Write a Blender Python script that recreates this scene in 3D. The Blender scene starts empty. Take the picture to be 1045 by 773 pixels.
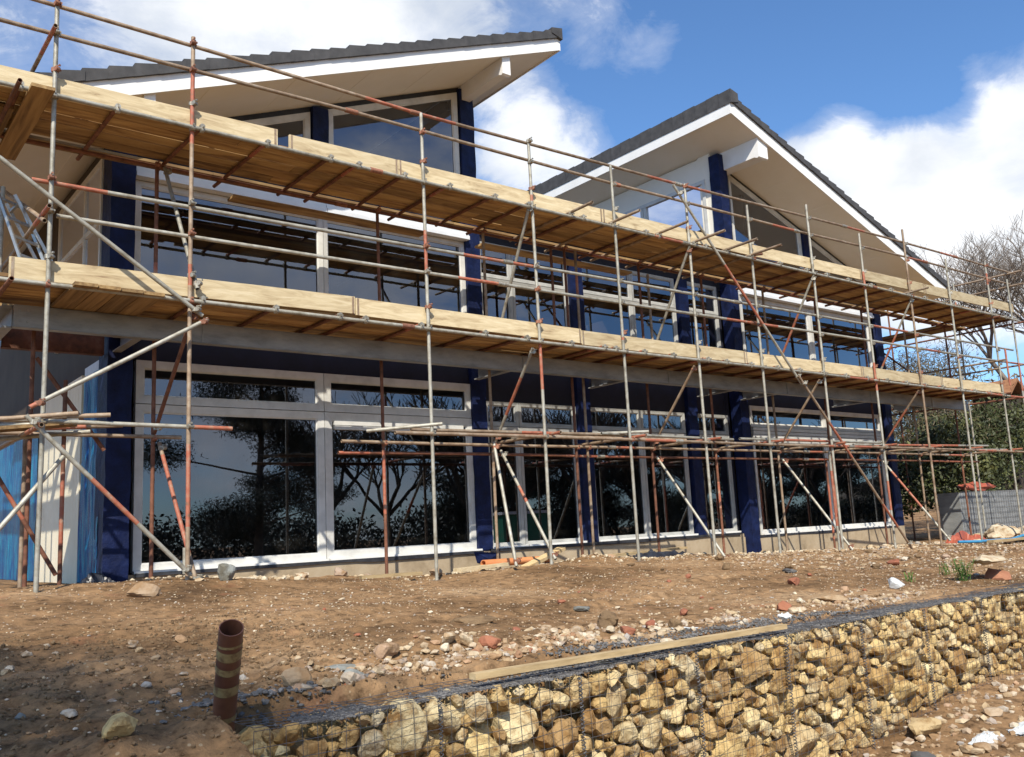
import bpy, math, random
import numpy as np
from mathutils import Vector, Matrix
random.seed(7); RNG = np.random.default_rng(7)
COL = bpy.context.scene.collection
SC = bpy.context.scene

# ------------------------------------------------------------------ materials
def new_mat(name):
    m = bpy.data.materials.new(name); m.use_nodes = True
    nt = m.node_tree; b = nt.nodes['Principled BSDF']
    return m, nt, b
def N(nt, t, **kw):
    n = nt.nodes.new(t)
    for k, v in kw.items():
        if k in n.inputs: n.inputs[k].default_value = v
        else: setattr(n, k, v)
    return n
def ramp(nt, stops):
    r = nt.nodes.new('ShaderNodeValToRGB'); cr = r.color_ramp
    while len(cr.elements) < len(stops): cr.elements.new(0.5)
    for e, (p, c) in zip(cr.elements, stops):
        e.position = p; e.color = tuple(c) + ((1,) if len(c) == 3 else ())
    return r
def coords(nt, scale=(1, 1, 1), rand=True):
    tc = nt.nodes.new('ShaderNodeTexCoord'); mp = nt.nodes.new('ShaderNodeMapping')
    mp.inputs['Scale'].default_value = scale
    nt.links.new(tc.outputs['Object'], mp.inputs['Vector'])
    if rand:
        oi = nt.nodes.new('ShaderNodeObjectInfo'); mu = N(nt, 'ShaderNodeMath', operation='MULTIPLY'); mu.inputs[1].default_value = 37.0
        nt.links.new(oi.outputs['Random'], mu.inputs[0]); nt.links.new(mu.outputs[0], mp.inputs['Location'])
    return mp
def mottled(name, stops, scale=6, detail=6, rough=0.7, stretch=(1, 1, 1), bump=0.0, bscale=None, metal=0.0, spec=0.5, vary=0.0, distort=0.0, bdist=0.01):
    m, nt, b = new_mat(name); L = nt.links.new
    mp = coords(nt, stretch)
    n = N(nt, 'ShaderNodeTexNoise', Scale=scale, Detail=detail, Roughness=0.62, Distortion=distort)
    L(mp.outputs[0], n.inputs['Vector'])
    r = ramp(nt, stops); L(n.outputs[0], r.inputs[0])
    out = r.outputs[0]
    if vary:
        oi = nt.nodes.new('ShaderNodeObjectInfo')
        mr = N(nt, 'ShaderNodeMapRange'); mr.inputs['To Min'].default_value = 1 - vary; mr.inputs['To Max'].default_value = 1 + vary
        L(oi.outputs['Random'], mr.inputs['Value'])
        hs = nt.nodes.new('ShaderNodeHueSaturation'); L(mr.outputs[0], hs.inputs['Value']); L(out, hs.inputs['Color']); out = hs.outputs[0]
    L(out, b.inputs['Base Color'])
    b.inputs['Roughness'].default_value = rough; b.inputs['Metallic'].default_value = metal
    b.inputs['Specular IOR Level'].default_value = spec
    if bump:
        n2 = N(nt, 'ShaderNodeTexNoise', Scale=bscale or scale * 3, Detail=6.0, Roughness=0.65)
        L(mp.outputs[0], n2.inputs['Vector'])
        bp = N(nt, 'ShaderNodeBump', Strength=bump, Distance=bdist); L(n2.outputs[0], bp.inputs['Height']); L(bp.outputs[0], b.inputs['Normal'])
    return m
M = {}
M['galv'] = mottled('weathered_galvanised_steel', [(.3, (.20, .175, .13)), (.5, (.34, .32, .265)), (.7, (.43, .42, .37))], 9, rough=.55, bump=.25, bscale=60, metal=.25, vary=.14)
M['galv_brown'] = mottled('grubby_steel', [(.3, (.16, .10, .06)), (.55, (.30, .22, .15)), (.75, (.38, .33, .27))], 8, rough=.65, bump=.3, bscale=60, metal=.15, vary=.15)
M['rust'] = mottled('rusty_steel', [(.3, (.08, .035, .02)), (.55, (.17, .065, .035)), (.8, (.25, .13, .08))], 9, rough=.75, bump=.3, bscale=60, vary=.2)
M['paint'] = mottled('orange_red_marking_paint', [(.32, (.20, .10, .06)), (.47, (.36, .10, .055)), (.6, (.34, .16, .10)), (.74, (.36, .30, .24))], 10, rough=.6, vary=.1, stretch=(1, 1, 1))
M['coupler'] = mottled('zinc_coupler', [(.35, (.22, .18, .13)), (.6, (.42, .40, .34))], 30, rough=.5, metal=.5, vary=.2)
M['coupler_red'] = mottled('rusty_coupler', [(.35, (.16, .06, .035)), (.65, (.33, .15, .09))], 30, rough=.7, vary=.25)
M['beam'] = mottled('galvanised_beam', [(.3, (.20, .21, .21)), (.5, (.30, .31, .31)), (.7, (.38, .39, .39))], 2.5, detail=9, rough=.5, metal=.3, bump=.08, stretch=(1, 1, 3))
M['board'] = mottled('scaffold_board', [(.30, (.12, .06, .025)), (.43, (.26, .15, .06)), (.58, (.40, .255, .105)), (.75, (.47, .33, .16))], 2.0, detail=9, rough=.85, stretch=(.5, 3.2, 3), bump=.25, bscale=8, vary=.38, distort=.8)
M['board_y'] = mottled('scaffold_board_crosswise', [(.3, (.13, .075, .03)), (.5, (.26, .16, .065)), (.75, (.40, .27, .12))], 2.2, detail=9, rough=.85, stretch=(9, .35, 9), bump=.25, bscale=8, vary=.28, distort=.4)
M['toe'] = mottled('pale_new_board', [(.28, (.22, .14, .075)), (.38, (.42, .32, .185)), (.54, (.54, .435, .265)), (.7, (.62, .52, .345))], 2.6, detail=12, rough=.8, stretch=(.8, 5, 5), bump=.3, bscale=9, vary=.22, distort=1.0)
M['plank'] = mottled('sawn_timber', [(.25, (.38, .25, .11)), (.5, (.58, .42, .21)), (.75, (.66, .52, .30))], 2.5, detail=9, rough=.8, stretch=(1, 7, 7), bump=.2, vary=.12)
M['grey_plank'] = mottled('weathered_timber', [(.3, (.26, .18, .09)), (.6, (.46, .34, .18)), (.8, (.54, .43, .27))], 3, detail=9, rough=.9, stretch=(1, 6, 6), bump=.3, vary=.2)
M['white'] = mottled('white_paint', [(.3, (.74, .73, .70)), (.7, (.82, .81, .79))], 3, rough=.45, bump=.02)
M['soffit'] = mottled('cream_soffit_board', [(.35, (.78, .73, .63)), (.65, (.82, .77, .68))], 1.5, rough=.7, bump=.03)
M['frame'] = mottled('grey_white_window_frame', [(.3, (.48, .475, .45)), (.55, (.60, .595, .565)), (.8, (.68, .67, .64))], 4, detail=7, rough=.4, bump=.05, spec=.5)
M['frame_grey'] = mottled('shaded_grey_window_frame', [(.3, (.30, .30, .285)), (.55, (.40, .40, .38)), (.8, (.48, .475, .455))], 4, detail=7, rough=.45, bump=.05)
M['headbox'] = mottled('white_ribbed_head', [(.3, (.62, .64, .66)), (.7, (.74, .75, .76))], 3, rough=.35)
M['navy'] = mottled('navy_breather_membrane', [(.3, (.003, .006, .026)), (.55, (.006, .013, .058)), (.8, (.011, .023, .095))], 5, detail=8, rough=.6, bump=.6, bscale=11, bdist=.03, spec=.22)
M['dark_band'] = mottled('dark_navy_sheathing', [(.3, (.006, .006, .012)), (.7, (.012, .012, .028))], 3, rough=.8, bump=.2)
M['film'] = mottled('blue_protective_film', [(.3, (.0, .010, .09)), (.44, (.0, .05, .21)), (.58, (.0, .17, .32)), (.74, (.02, .38, .48))], 2.6, detail=6, rough=.3, spec=.2, stretch=(1, 5, .7), bump=.7, bscale=7, bdist=.05, distort=1.0)
M['cream'] = mottled('cream_cladding', [(.3, (.70, .63, .47)), (.7, (.80, .73, .57))], 2, rough=.6, bump=.03)
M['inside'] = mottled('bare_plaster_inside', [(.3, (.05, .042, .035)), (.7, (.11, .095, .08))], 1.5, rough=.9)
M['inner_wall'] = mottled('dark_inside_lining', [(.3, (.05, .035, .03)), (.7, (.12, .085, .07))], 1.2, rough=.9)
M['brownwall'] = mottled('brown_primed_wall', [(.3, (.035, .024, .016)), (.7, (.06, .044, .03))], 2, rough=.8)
M['plinth'] = mottled('rendered_blockwork_plinth', [(.3, (.25, .19, .12)), (.5, (.38, .30, .20)), (.75, (.46, .38, .27))], 2.2, detail=9, rough=.9, bump=.35, bscale=16)
M['dpc'] = mottled('black_damp_membrane', [(.4, (.015, .015, .018)), (.8, (.05, .05, .055))], 5, rough=.5, bump=.5, bscale=9)
M['tile'] = mottled('dark_grey_roof_tile', [(.3, (.035, .034, .036)), (.7, (.07, .068, .07))], 6, rough=.8, bump=.15, vary=.06)
M['wire'] = mottled('galvanised_wire', [(.3, (.07, .07, .075)), (.7, (.19, .19, .20))], 20, rough=.5, metal=.5)
M['terracotta'] = mottled('brown_drain_plastic', [(.3, (.10, .04, .025)), (.6, (.17, .07, .04)), (.75, (.22, .13, .08))], 7, rough=.5, bump=.1)
M['tape'] = mottled('dirty_cream_tape', [(.35, (.15, .09, .045)), (.5, (.27, .20, .09)), (.7, (.34, .27, .13))], 22, rough=.6)
M['orange'] = mottled('orange_plastic', [(.3, (.58, .21, .08)), (.7, (.72, .30, .12))], 6, rough=.4)
M['aluminium'] = mottled('dull_aluminium', [(.3, (.35, .35, .33)), (.7, (.5, .5, .48))], 12, rough=.4, metal=.7)
M['black_sheet'] = mottled('black_polythene', [(.3, (.012, .012, .016)), (.7, (.04, .042, .05))], 5, rough=.3, bump=.6, bscale=14)
M['blue_hose'] = mottled('blue_hose', [(.3, (.03, .17, .36)), (.7, (.06, .30, .5))], 8, rough=.4)
M['red_sheet'] = mottled('red_orange_plastic', [(.3, (.28, .06, .03)), (.7, (.42, .11, .06))], 6, rough=.5, bump=.5)
M['white_rubbish'] = mottled('white_scrap', [(.3, (.40, .42, .42)), (.7, (.62, .63, .62))], 6, rough=.6, bump=.4)
M['green_sheet'] = mottled('dark_green_paint', [(.3, (.02, .16, .09)), (.7, (.03, .24, .13))], 3, rough=.5)
M['bark'] = mottled('bark', [(.3, (.07, .055, .04)), (.7, (.17, .14, .11))], 6, rough=.95, bump=.4)
M['twig'] = mottled('grey_brown_twigs', [(.3, (.14, .11, .09)), (.7, (.25, .205, .165))], 6, rough=.95)
M['dark_twig'] = mottled('dark_twigs', [(.3, (.03, .022, .016)), (.7, (.07, .055, .04))], 6, rough=.95)
M['orange_tile'] = mottled('orange_clay_tile', [(.3, (.20, .085, .04)), (.7, (.33, .16, .075))], 8, rough=.8, bump=.3)
M['brick'] = mottled('brick', [(.3, (.26, .10, .05)), (.7, (.36, .17, .10))], 8, rough=.9)
def leaf_mat(name, a, b_, c):
    m, nt, b = new_mat(name); L = nt.links.new
    mp = coords(nt, rand=False); n = N(nt, 'ShaderNodeTexNoise', Scale=1.3, Detail=4.0); L(mp.outputs[0], n.inputs['Vector'])
    r = ramp(nt, [(.3, a), (.52, b_), (.72, c)]); L(n.outputs[0], r.inputs[0]); L(r.outputs[0], b.inputs['Base Color'])
    b.inputs['Roughness'].default_value = .6
    return m
M['leaf_dark'] = leaf_mat('dark_evergreen_leaf', (.014, .028, .009), (.03, .05, .014), (.07, .075, .025))
M['leaf_mid'] = leaf_mat('ivy_green_leaf', (.016, .024, .008), (.05, .06, .016), (.14, .145, .04))
M['leaf_black'] = leaf_mat('pine_needles', (.006, .012, .006), (.012, .022, .009), (.025, .035, .014))
M['leaf_dry'] = leaf_mat('dry_hedge_leaf', (.07, .05, .025), (.12, .09, .045), (.17, .14, .07))
M['weed'] = leaf_mat('bright_weed_leaf', (.05, .12, .02), (.09, .18, .03), (.14, .24, .05))
# rocks: colour varies rock by rock
def rock_mat(name, cols, bump=.5, scale=7, dirt=(.20, .13, .06)):
    m, nt, b = new_mat(name); L = nt.links.new
    mp = coords(nt)
    oi = nt.nodes.new('ShaderNodeObjectInfo')
    k = len(cols); r = ramp(nt, [(i / (k - 1), c) for i, c in enumerate(cols)])
    n = N(nt, 'ShaderNodeTexNoise', Scale=scale, Detail=8.0, Roughness=.65); L(mp.outputs[0], n.inputs['Vector'])
    geo = nt.nodes.new('ShaderNodeNewGeometry')
    ad = N(nt, 'ShaderNodeMath', operation='ADD'); L(geo.outputs['Random Per Island'], ad.inputs[0]); L(oi.outputs['Random'], ad.inputs[1])
    fr = N(nt, 'ShaderNodeMath', operation='FRACT'); L(ad.outputs[0], fr.inputs[0])
    L(fr.outputs[0], r.inputs[0])
    mx = N(nt, 'ShaderNodeMix', data_type='RGBA'); mx.inputs['A'].default_value = dirt + (1,)
    r2 = ramp(nt, [(.38, (0, 0, 0)), (.55, (1, 1, 1))]); L(n.outputs[0], r2.inputs[0])
    L(r2.outputs[0], mx.inputs['Factor']); L(r.outputs[0], mx.inputs['B']); L(mx.outputs['Result'], b.inputs['Base Color'])
    b.inputs['Roughness'].default_value = .9; b.inputs['Specular IOR Level'].default_value = .2
    n2 = N(nt, 'ShaderNodeTexNoise', Scale=22.0, Detail=8.0, Roughness=.7); L(mp.outputs[0], n2.inputs['Vector'])
    bp = N(nt, 'ShaderNodeBump', Strength=bump, Distance=.02); L(n2.outputs[0], bp.inputs['Height']); L(bp.outputs[0], b.inputs['Normal'])
    return m
M['limestone'] = rock_mat('honey_limestone', [(.56, .39, .17), (.66, .51, .26), (.46, .29, .11), (.74, .63, .38), (.34, .215, .10), (.60, .44, .20), (.50, .42, .28), (.70, .54, .26)], bump=1.0, scale=8, dirt=(.24, .135, .05))
M['infill'] = rock_mat('shaded_limestone', [(.40, .27, .12), (.5, .36, .17), (.3, .2, .09)])
M['rubble'] = rock_mat('rubble_stone', [(.40, .29, .17), (.52, .42, .28), (.30, .20, .12), (.60, .52, .40), (.33, .30, .27), (.42, .26, .15)], bump=.35, dirt=(.27, .17, .09))
M['pale_stone'] = rock_mat('pale_chalky_stone', [(.50, .42, .29), (.62, .55, .42), (.46, .35, .21)], bump=.3, dirt=(.34, .23, .13))
M['mixed_rubble'] = rock_mat('mixed_pale_rubble', [(.52, .43, .30), (.36, .25, .15), (.58, .50, .38), (.30, .20, .12), (.45, .33, .19), (.30, .12, .07)], bump=.35, dirt=(.27, .165, .085))
M['red_brick'] = rock_mat('broken_red_brick', [(.27, .10, .06), (.33, .14, .08), (.24, .09, .055)], bump=.3, dirt=(.27, .10, .055))
M['grey_stone'] = rock_mat('grey_stone', [(.20, .21, .20), (.26, .27, .25), (.17, .18, .175)], bump=.4, dirt=(.15, .14, .11))
M['clod'] = rock_mat('soil_clod', [(.20, .13, .07), (.25, .165, .09), (.17, .11, .06)], bump=1.0, dirt=(.14, .09, .05))
M['dark_gravel'] = rock_mat('dark_grey_gravel', [(.105, .10, .10), (.16, .155, .15), (.24, .23, .22), (.08, .078, .078)], bump=.2, dirt=(.09, .085, .08))

def glass_mat(name, tint, refl=1.0):
    m = bpy.data.materials.new(name); m.use_nodes = True; nt = m.node_tree; nt.nodes.clear(); L = nt.links.new
    out = nt.nodes.new('ShaderNodeOutputMaterial'); mix = nt.nodes.new('ShaderNodeMixShader')
    tr = nt.nodes.new('ShaderNodeBsdfTransparent'); tr.inputs[0].default_value = tint + (1,)
    gl = nt.nodes.new('ShaderNodeBsdfGlossy'); gl.inputs['Roughness'].default_value = .0; gl.inputs['Color'].default_value = (.80, .86, 1, 1)
    fr = nt.nodes.new('ShaderNodeFresnel'); fr.inputs['IOR'].default_value = 1.5
    mu = N(nt, 'ShaderNodeMath', operation='MULTIPLY_ADD'); mu.inputs[1].default_value = 3.0 * refl; mu.inputs[2].default_value = .03; mu.use_clamp = True
    L(fr.outputs[0], mu.inputs[0]); L(mu.outputs[0], mix.inputs[0]); L(tr.outputs[0], mix.inputs[1]); L(gl.outputs[0], mix.inputs[2]);     df = nt.nodes.new('ShaderNodeBsdfDiffuse'); df.inputs[0].default_value = (.55, .52, .47, 1); mx2 = nt.nodes.new('ShaderNodeMixShader')
    dc = coords(nt, (1, 1, .6)); dn = N(nt, 'ShaderNodeTexNoise', Scale=2.4, Detail=8.0, Roughness=.7); L(dc.outputs[0], dn.inputs['Vector']); dr = ramp(nt, [(.45, (.001, .001, .001)), (.75, (.018, .018, .018))]); L(dn.outputs[0], dr.inputs[0])
    L(dr.outputs[0], mx2.inputs[0]); L(mix.outputs[0], mx2.inputs[1]); L(df.outputs[0], mx2.inputs[2]); L(mx2.outputs[0], out.inputs[0])
    tc = coords(nt); nz = N(nt, 'ShaderNodeTexNoise', Scale=.8, Detail=1.0); L(tc.outputs[0], nz.inputs['Vector'])
    bp = N(nt, 'ShaderNodeBump', Strength=.07, Distance=.02); L(nz.outputs[0], bp.inputs['Height']); L(bp.outputs[0], gl.inputs['Normal'])
    return m
M['glass_dull'] = glass_mat('dusty_glazing', (.8, .8, .8), .25)
M['glass'] = glass_mat('double_glazing', (.45, .48, .48))

def ground_mat():
    m, nt, b = new_mat('bare_building_site_soil'); L = nt.links.new
    mp = coords(nt, rand=False)
    n1 = N(nt, 'ShaderNodeTexNoise', Scale=.55, Detail=9.0, Roughness=.6, Distortion=.4); L(mp.outputs[0], n1.inputs['Vector'])
    r1 = ramp(nt, [(.30, (.095, .055, .028)), (.43, (.20, .118, .058)), (.57, (.31, .19, .098)), (.72, (.40, .27, .155))]); L(n1.outputs[0], r1.inputs[0])
    n2 = N(nt, 'ShaderNodeTexNoise', Scale=9.0, Detail=9.0, Roughness=.7); L(mp.outputs[0], n2.inputs['Vector'])
    r2 = ramp(nt, [(.33, (.30, .27, .25)), (.48, (.95, .95, .95)), (.72, (1.5, 1.46, 1.4))]); L(n2.outputs[0], r2.inputs[0])
    mm = N(nt, 'ShaderNodeMix', data_type='RGBA', blend_type='MULTIPLY'); mm.inputs['Factor'].default_value = 1
    L(r1.outputs[0], mm.inputs['A']); L(r2.outputs[0], mm.inputs['B'])
    # pale chalky grit
    v = N(nt, 'ShaderNodeTexVoronoi', Scale=26.0); v.inputs['Randomness'].default_value = 1.0; L(mp.outputs[0], v.inputs['Vector'])
    r3 = ramp(nt, [(.0, (1, 1, 1)), (.17, (1, 1, 1)), (.24, (0, 0, 0))]); L(v.outputs['Distance'], r3.inputs[0])
    sep = nt.nodes.new('ShaderNodeSeparateColor'); L(v.outputs['Color'], sep.inputs[0])
    gt = N(nt, 'ShaderNodeMath', operation='GREATER_THAN'); gt.inputs[1].default_value = .82; L(sep.outputs[0], gt.inputs[0])
    m2 = N(nt, 'ShaderNodeMath', operation='MULTIPLY'); L(r3.outputs[0], m2.inputs[0]); L(gt.outputs[0], m2.inputs[1])
    mx = N(nt, 'ShaderNodeMix', data_type='RGBA'); L(m2.outputs[0], mx.inputs['Factor']); L(mm.outputs['Result'], mx.inputs['A']); mx.inputs['B'].default_value = (.42, .31, .19, 1)
    # red clay patches
    n4 = N(nt, 'ShaderNodeTexNoise', Scale=1.6, Detail=7.0, Roughness=.65); L(mp.outputs[0], n4.inputs['Vector'])
    r4 = ramp(nt, [(.60, (0, 0, 0)), (.72, (.55, .55, .55))]); L(n4.outputs[0], r4.inputs[0])
    mx2 = N(nt, 'ShaderNodeMix', data_type='RGBA'); L(r4.outputs[0], mx2.inputs['Factor']); L(mx.outputs['Result'], mx2.inputs['A']); mx2.inputs['B'].default_value = (.34, .15, .08, 1)
    L(mx2.outputs['Result'], b.inputs['Base Color'])
    b.inputs['Roughness'].default_value = .95; b.inputs['Specular IOR Level'].default_value = .15
    n5 = N(nt, 'ShaderNodeTexNoise', Scale=30.0, Detail=10.0, Roughness=.75); L(mp.outputs[0], n5.inputs['Vector'])
    bp = N(nt, 'ShaderNodeBump', Strength=.8, Distance=.03); L(n5.outputs[0], bp.inputs['Height']); L(bp.outputs[0], b.inputs['Normal'])
    return m
M['soil'] = ground_mat()

# ------------------------------------------------------------------ helpers
def link(o, parent=None):
    COL.objects.link(o)
    if parent is not None: o.parent = parent
    return o
def thing(name, label, cat, group=None, loc=(0, 0, 0)):
    o = bpy.data.objects.new(name, None); o.location = loc; o.empty_display_size = .2; COL.objects.link(o)
    return tag(o, label, cat, group)
def tag(o, label=None, cat=None, group=None, kind=None):
    if label: o['label'] = label
    if cat: o['category'] = cat
    if group: o['group'] = group
    if kind: o['kind'] = kind
    return o
class MB:
    def __init__(s): s.v = []; s.f = []; s.m = []; s.sm = []
    def add(s, vs, fs, mi=0, smooth=False):
        k = len(s.v); s.v += [tuple(v) for v in vs]; s.f += [tuple(i + k for i in f) for f in fs]
        s.m += [mi] * len(fs); s.sm += [smooth] * len(fs); return s
    def box(s, x0, x1, y0, y1, z0, z1, mi=0):
        v = [(x0, y0, z0), (x1, y0, z0), (x1, y1, z0), (x0, y1, z0), (x0, y0, z1), (x1, y0, z1), (x1, y1, z1), (x0, y1, z1)]
        return s.add(v, [(0, 3, 2, 1), (4, 5, 6, 7), (0, 1, 5, 4), (1, 2, 6, 5), (2, 3, 7, 6), (3, 0, 4, 7)], mi)
    def obox(s, p, q, w, h, up=(0, 0, 1), mi=0, ext=0):      # oriented bar from p to q; w across, h along up
        p, q = Vector(p), Vector(q); d = (q - p).normalized(); p = p - d * ext; q = q + d * ext
        up = Vector(up); a = d.cross(up).normalized(); b = a.cross(d).normalized()
        v = []
        for c in (p, q):
            for sa, sb in ((-1, -1), (1, -1), (1, 1), (-1, 1)): v.append(c + a * (sa * w / 2) + b * (sb * h / 2))
        return s.add(v, [(3, 2, 1, 0), (4, 5, 6, 7), (0, 1, 5, 4), (1, 2, 6, 5), (2, 3, 7, 6), (3, 0, 4, 7)], mi)
    def prism(s, poly, y0, y1, mi=0):     # polygon in XZ extruded along Y
        n = len(poly); v = [(x, y0, z) for x, z in poly] + [(x, y1, z) for x, z in poly]
        return s.add(v, [tuple(range(n)), tuple(range(2 * n - 1, n - 1, -1))] + [(i, i + n, (i + 1) % n + n, (i + 1) % n) for i in range(n)], mi)
    def tube(s, p, q, r, n=10, bands=(), hollow=True, r2=None, base=0, bend=0):
        p, q = Vector(p), Vector(q); d = q - p; Ln = d.length; d.normalize()
        a = d.cross(Vector((0, 0, 1)) if abs(d.z) < .9 else Vector((1, 0, 0))).normalized(); b = a.cross(d)
        ts = {0.0, 1.0}
        for t0, t1 in bands: ts |= {max(0, t0), min(1, t1)}
        if bend: ts |= {i / 6 for i in range(7)}
        ts = sorted(ts); rings = []
        for t in ts:
            rr = r + ((r2 - r) * t if r2 is not None else 0)
            c = p + d * (Ln * t) + b * (bend * math.sin(math.pi * t))
            rings.append([c + (a * math.cos(2 * math.pi * i / n) + b * math.sin(2 * math.pi * i / n)) * rr for i in range(n)])
        for k in range(len(ts) - 1):
            tm = (ts[k] + ts[k + 1]) / 2
            mi = base + (1 if any(t0 <= tm <= t1 for t0, t1 in bands) else 0)
            s.add(rings[k] + rings[k + 1], [(i, (i + 1) % n, (i + 1) % n + n, i + n) for i in range(n)], mi, True)
        for end, ring in ((0, rings[0]), (1, rings[-1])):
            c = sum(ring, Vector()) / n
            if hollow:
                inn = [c + (v - c) * .8 for v in ring]; dp = d * (.08 if end == 0 else -.08); deep = [v + dp for v in inn]
                s.add(ring + inn + deep, [(i, (i + 1) % n, (i + 1) % n + n, i + n) for i in range(n)] + [(i + n, (i + 1) % n + n, (i + 1) % n + 2 * n, i + 2 * n) for i in range(n)] + [tuple(range(2 * n, 3 * n))], base)
            else: s.add(ring, [tuple(range(n))], base)
        return s
    def build(s, name, mats, parent=None):
        me = bpy.data.meshes.new(name); me.from_pydata(s.v, [], s.f)
        if not isinstance(mats, (list, tuple)): mats = [mats]
        for m in mats: me.materials.append(m)
        me.polygons.foreach_set('material_index', s.m); me.polygons.foreach_set('use_smooth', s.sm)
        me.update()
        return link(bpy.data.objects.new(name, me), parent)
def np_mesh(name, V, F, mats, parent=None, smooth=False, mi=None):
    me = bpy.data.meshes.new(name); V = np.asarray(V, np.float32); F = np.asarray(F, np.int32); k = F.shape[1]
    me.vertices.add(len(V)); me.vertices.foreach_set('co', V.ravel())
    me.loops.add(F.size); me.loops.foreach_set('vertex_index', F.ravel())
    me.polygons.add(len(F)); me.polygons.foreach_set('loop_start', np.arange(0, F.size, k, dtype=np.int32)); me.polygons.foreach_set('loop_total', np.full(len(F), k, np.int32))
    if mi is not None: me.polygons.foreach_set('material_index', np.asarray(mi, np.int32))
    me.polygons.foreach_set('use_smooth', np.full(len(F), smooth))
    for m in (mats if isinstance(mats, (list, tuple)) else [mats]): me.materials.append(m)
    me.update(); me.validate()
    return link(bpy.data.objects.new(name, me), parent)
def hash2(ix, iy, seed):
    h = (ix.astype(np.int64) * 374761393 + iy.astype(np.int64) * 668265263 + seed * 974711) & 0xffffffff
    h = ((h ^ (h >> 13)) * 1274126177) & 0xffffffff
    return ((h ^ (h >> 16)) & 0xffff) / 65535.0
def vnoise(x, y, seed=0):
    x = np.asarray(x, float); y = np.asarray(y, float)
    ix = np.floor(x); iy = np.floor(y); fx = x - ix; fy = y - iy; fx = fx * fx * (3 - 2 * fx); fy = fy * fy * (3 - 2 * fy)
    a = hash2(ix, iy, seed); b = hash2(ix + 1, iy, seed); c = hash2(ix, iy + 1, seed); d = hash2(ix + 1, iy + 1, seed)
    return (a + (b - a) * fx) * (1 - fy) + (c + (d - c) * fx) * fy - .5
def sstep(a, b, x):
    t = np.clip((np.asarray(x, float) - a) / (b - a), 0, 1); return t * t * (3 - 2 * t)

# ------------------------------------------------------------------ ground
GAB_X0, GAB_Y = 1.73, 4.15
def ground_z(X, Y, fine=True):
    X = np.asarray(X, float); Y = np.asarray(Y, float)
    z10 = np.interp(X, [-5, 2, 3.4, 6.6, 8.6, 10.4, 12.2, 14, 18, 22, 40], [-.33, -.36, -.37, -.58, -.52, -.58, -.63, -.68, -.78, -.88, -.9])   # along the scaffold feet
    t = np.clip((Y - 4.3) / 5.7, 0, 1)
    terr = -.86 + (z10 + .86) * t ** .9
    zh = np.interp(X, [0, 3, 5, 7.2, 10, 13, 15, 20, 30], [-.40, -.43, -.49, -.62, -.66, -.74, -.78, -.84, -.9])
    terr = np.where(Y > 10, z10 + (zh - z10) * sstep(10.2, 11.8, Y), terr)
    low = -1.88 + .26 * sstep(5.8, 9.0, X + (Y - 3.9) * .6) * sstep(1.5, 3.6, Y)
    bank = sstep(4.40, 4.52, Y)                                   # steep cut behind the stone baskets
    bank_l = sstep(.5, 4.1, Y)
    k = sstep(1.50, 1.95, X) * (1 - sstep(10.75, 11.5, X))
    mixv = bank * k + bank_l * (1 - k)
    mixv = mixv * (1 - sstep(13, 18, X) * 0) 
    z = low + (terr - low) * mixv
    rise = np.clip((X - 32) * .03, 0, 6) * sstep(6, 20, Y) + np.clip((Y - 30) * .03, 0, 8)
    z = z + rise
    if fine:
        for off in (0, 1.15):          # shallow wheel ruts crossing the terrace
            u = (Y - (6.15 + off * .62 + .10 * np.sin(X * .45) + .02 * X)) / .13
            z = z - (.028 * np.exp(-u ** 4) - .014 * np.exp(-(np.abs(u) - 1.5) ** 2 * 3)) * (.6 + .8 * vnoise(X * 1.3, X * 0 + off, 41)) * sstep(4.6, 5.2, Y) - .006 * np.exp(-u ** 4) * np.sign(np.sin(X * 38 + np.abs(u) * 2))
        n = .018 * (.5 - np.abs(vnoise(X * 7, Y * 7, 43)) * 3) + vnoise(X * .55, Y * .55, 1) * .10 + vnoise(X * 1.7, Y * 1.7, 2) * .055 + vnoise(X * .5, Y * 3.2 + X * .4, 6) * .035 + vnoise(X * 4.5, Y * 4.5, 3) * .035 + vnoise(X * 11, Y * 11, 4) * .022 + vnoise(X * 27, Y * 27, 5) * .011
        rough = .6 + 1.2 * sstep(7.5, 4.5, Y) * sstep(6, 1, X)
        z = z + n * rough * np.where((Y > 11.4) & (X > 2.5) & (X < 23), .4, 1)
        # low spoil ridges of crumbled soil near the wall
        for cx, cy, sx, sy, h in ((.9, 6.6, .7, .35, .07), (2.9, 5.2, .6, .25, .07), (4.7, 4.9, .5, .25, .06), (9.9, 10.5, .45, .3, .09), (12.6, 10.5, 1.2, .3, .04), (24.5, 9.5, 2, 1.2, .12)):
            z = z + h * np.exp(-((X - cx) / sx) ** 2 - ((Y - cy) / sy) ** 2)
    return z
def gz(x, y): return float(ground_z(np.array([x]), np.array([y]))[0])
def axis(parts):
    out = [np.arange(a, b, s) for a, b, s in parts]; return np.unique(np.round(np.concatenate(out), 4))
gx = axis([(-400, -40, 40), (-40, -4, 2), (-4, 0, .15), (0, 11, .042), (11, 26, .09), (26, 60, 1), (60, 500, 20)])
gy = axis([(-400, -40, 40), (-40, 0, 1), (0, 3, .12), (3, 4.38, .04), (4.38, 4.55, .03), (4.55, 8, .038), (8, 12.6, .06), (12.6, 40, 1), (40, 500, 20)])
GX, GY = np.meshgrid(gx, gy); GZ = ground_z(GX, GY)
nx, ny = len(gx), len(gy)
idx = np.arange(nx * ny).reshape(ny, nx)
F = np.stack([idx[:-1, :-1], idx[:-1, 1:], idx[1:, 1:], idx[1:, :-1]], -1).reshape(-1, 4)
g = np_mesh('ground', np.stack([GX.ravel(), GY.ravel(), GZ.ravel()], -1), F, M['soil'], smooth=True); tag(g, kind='structure')

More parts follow.
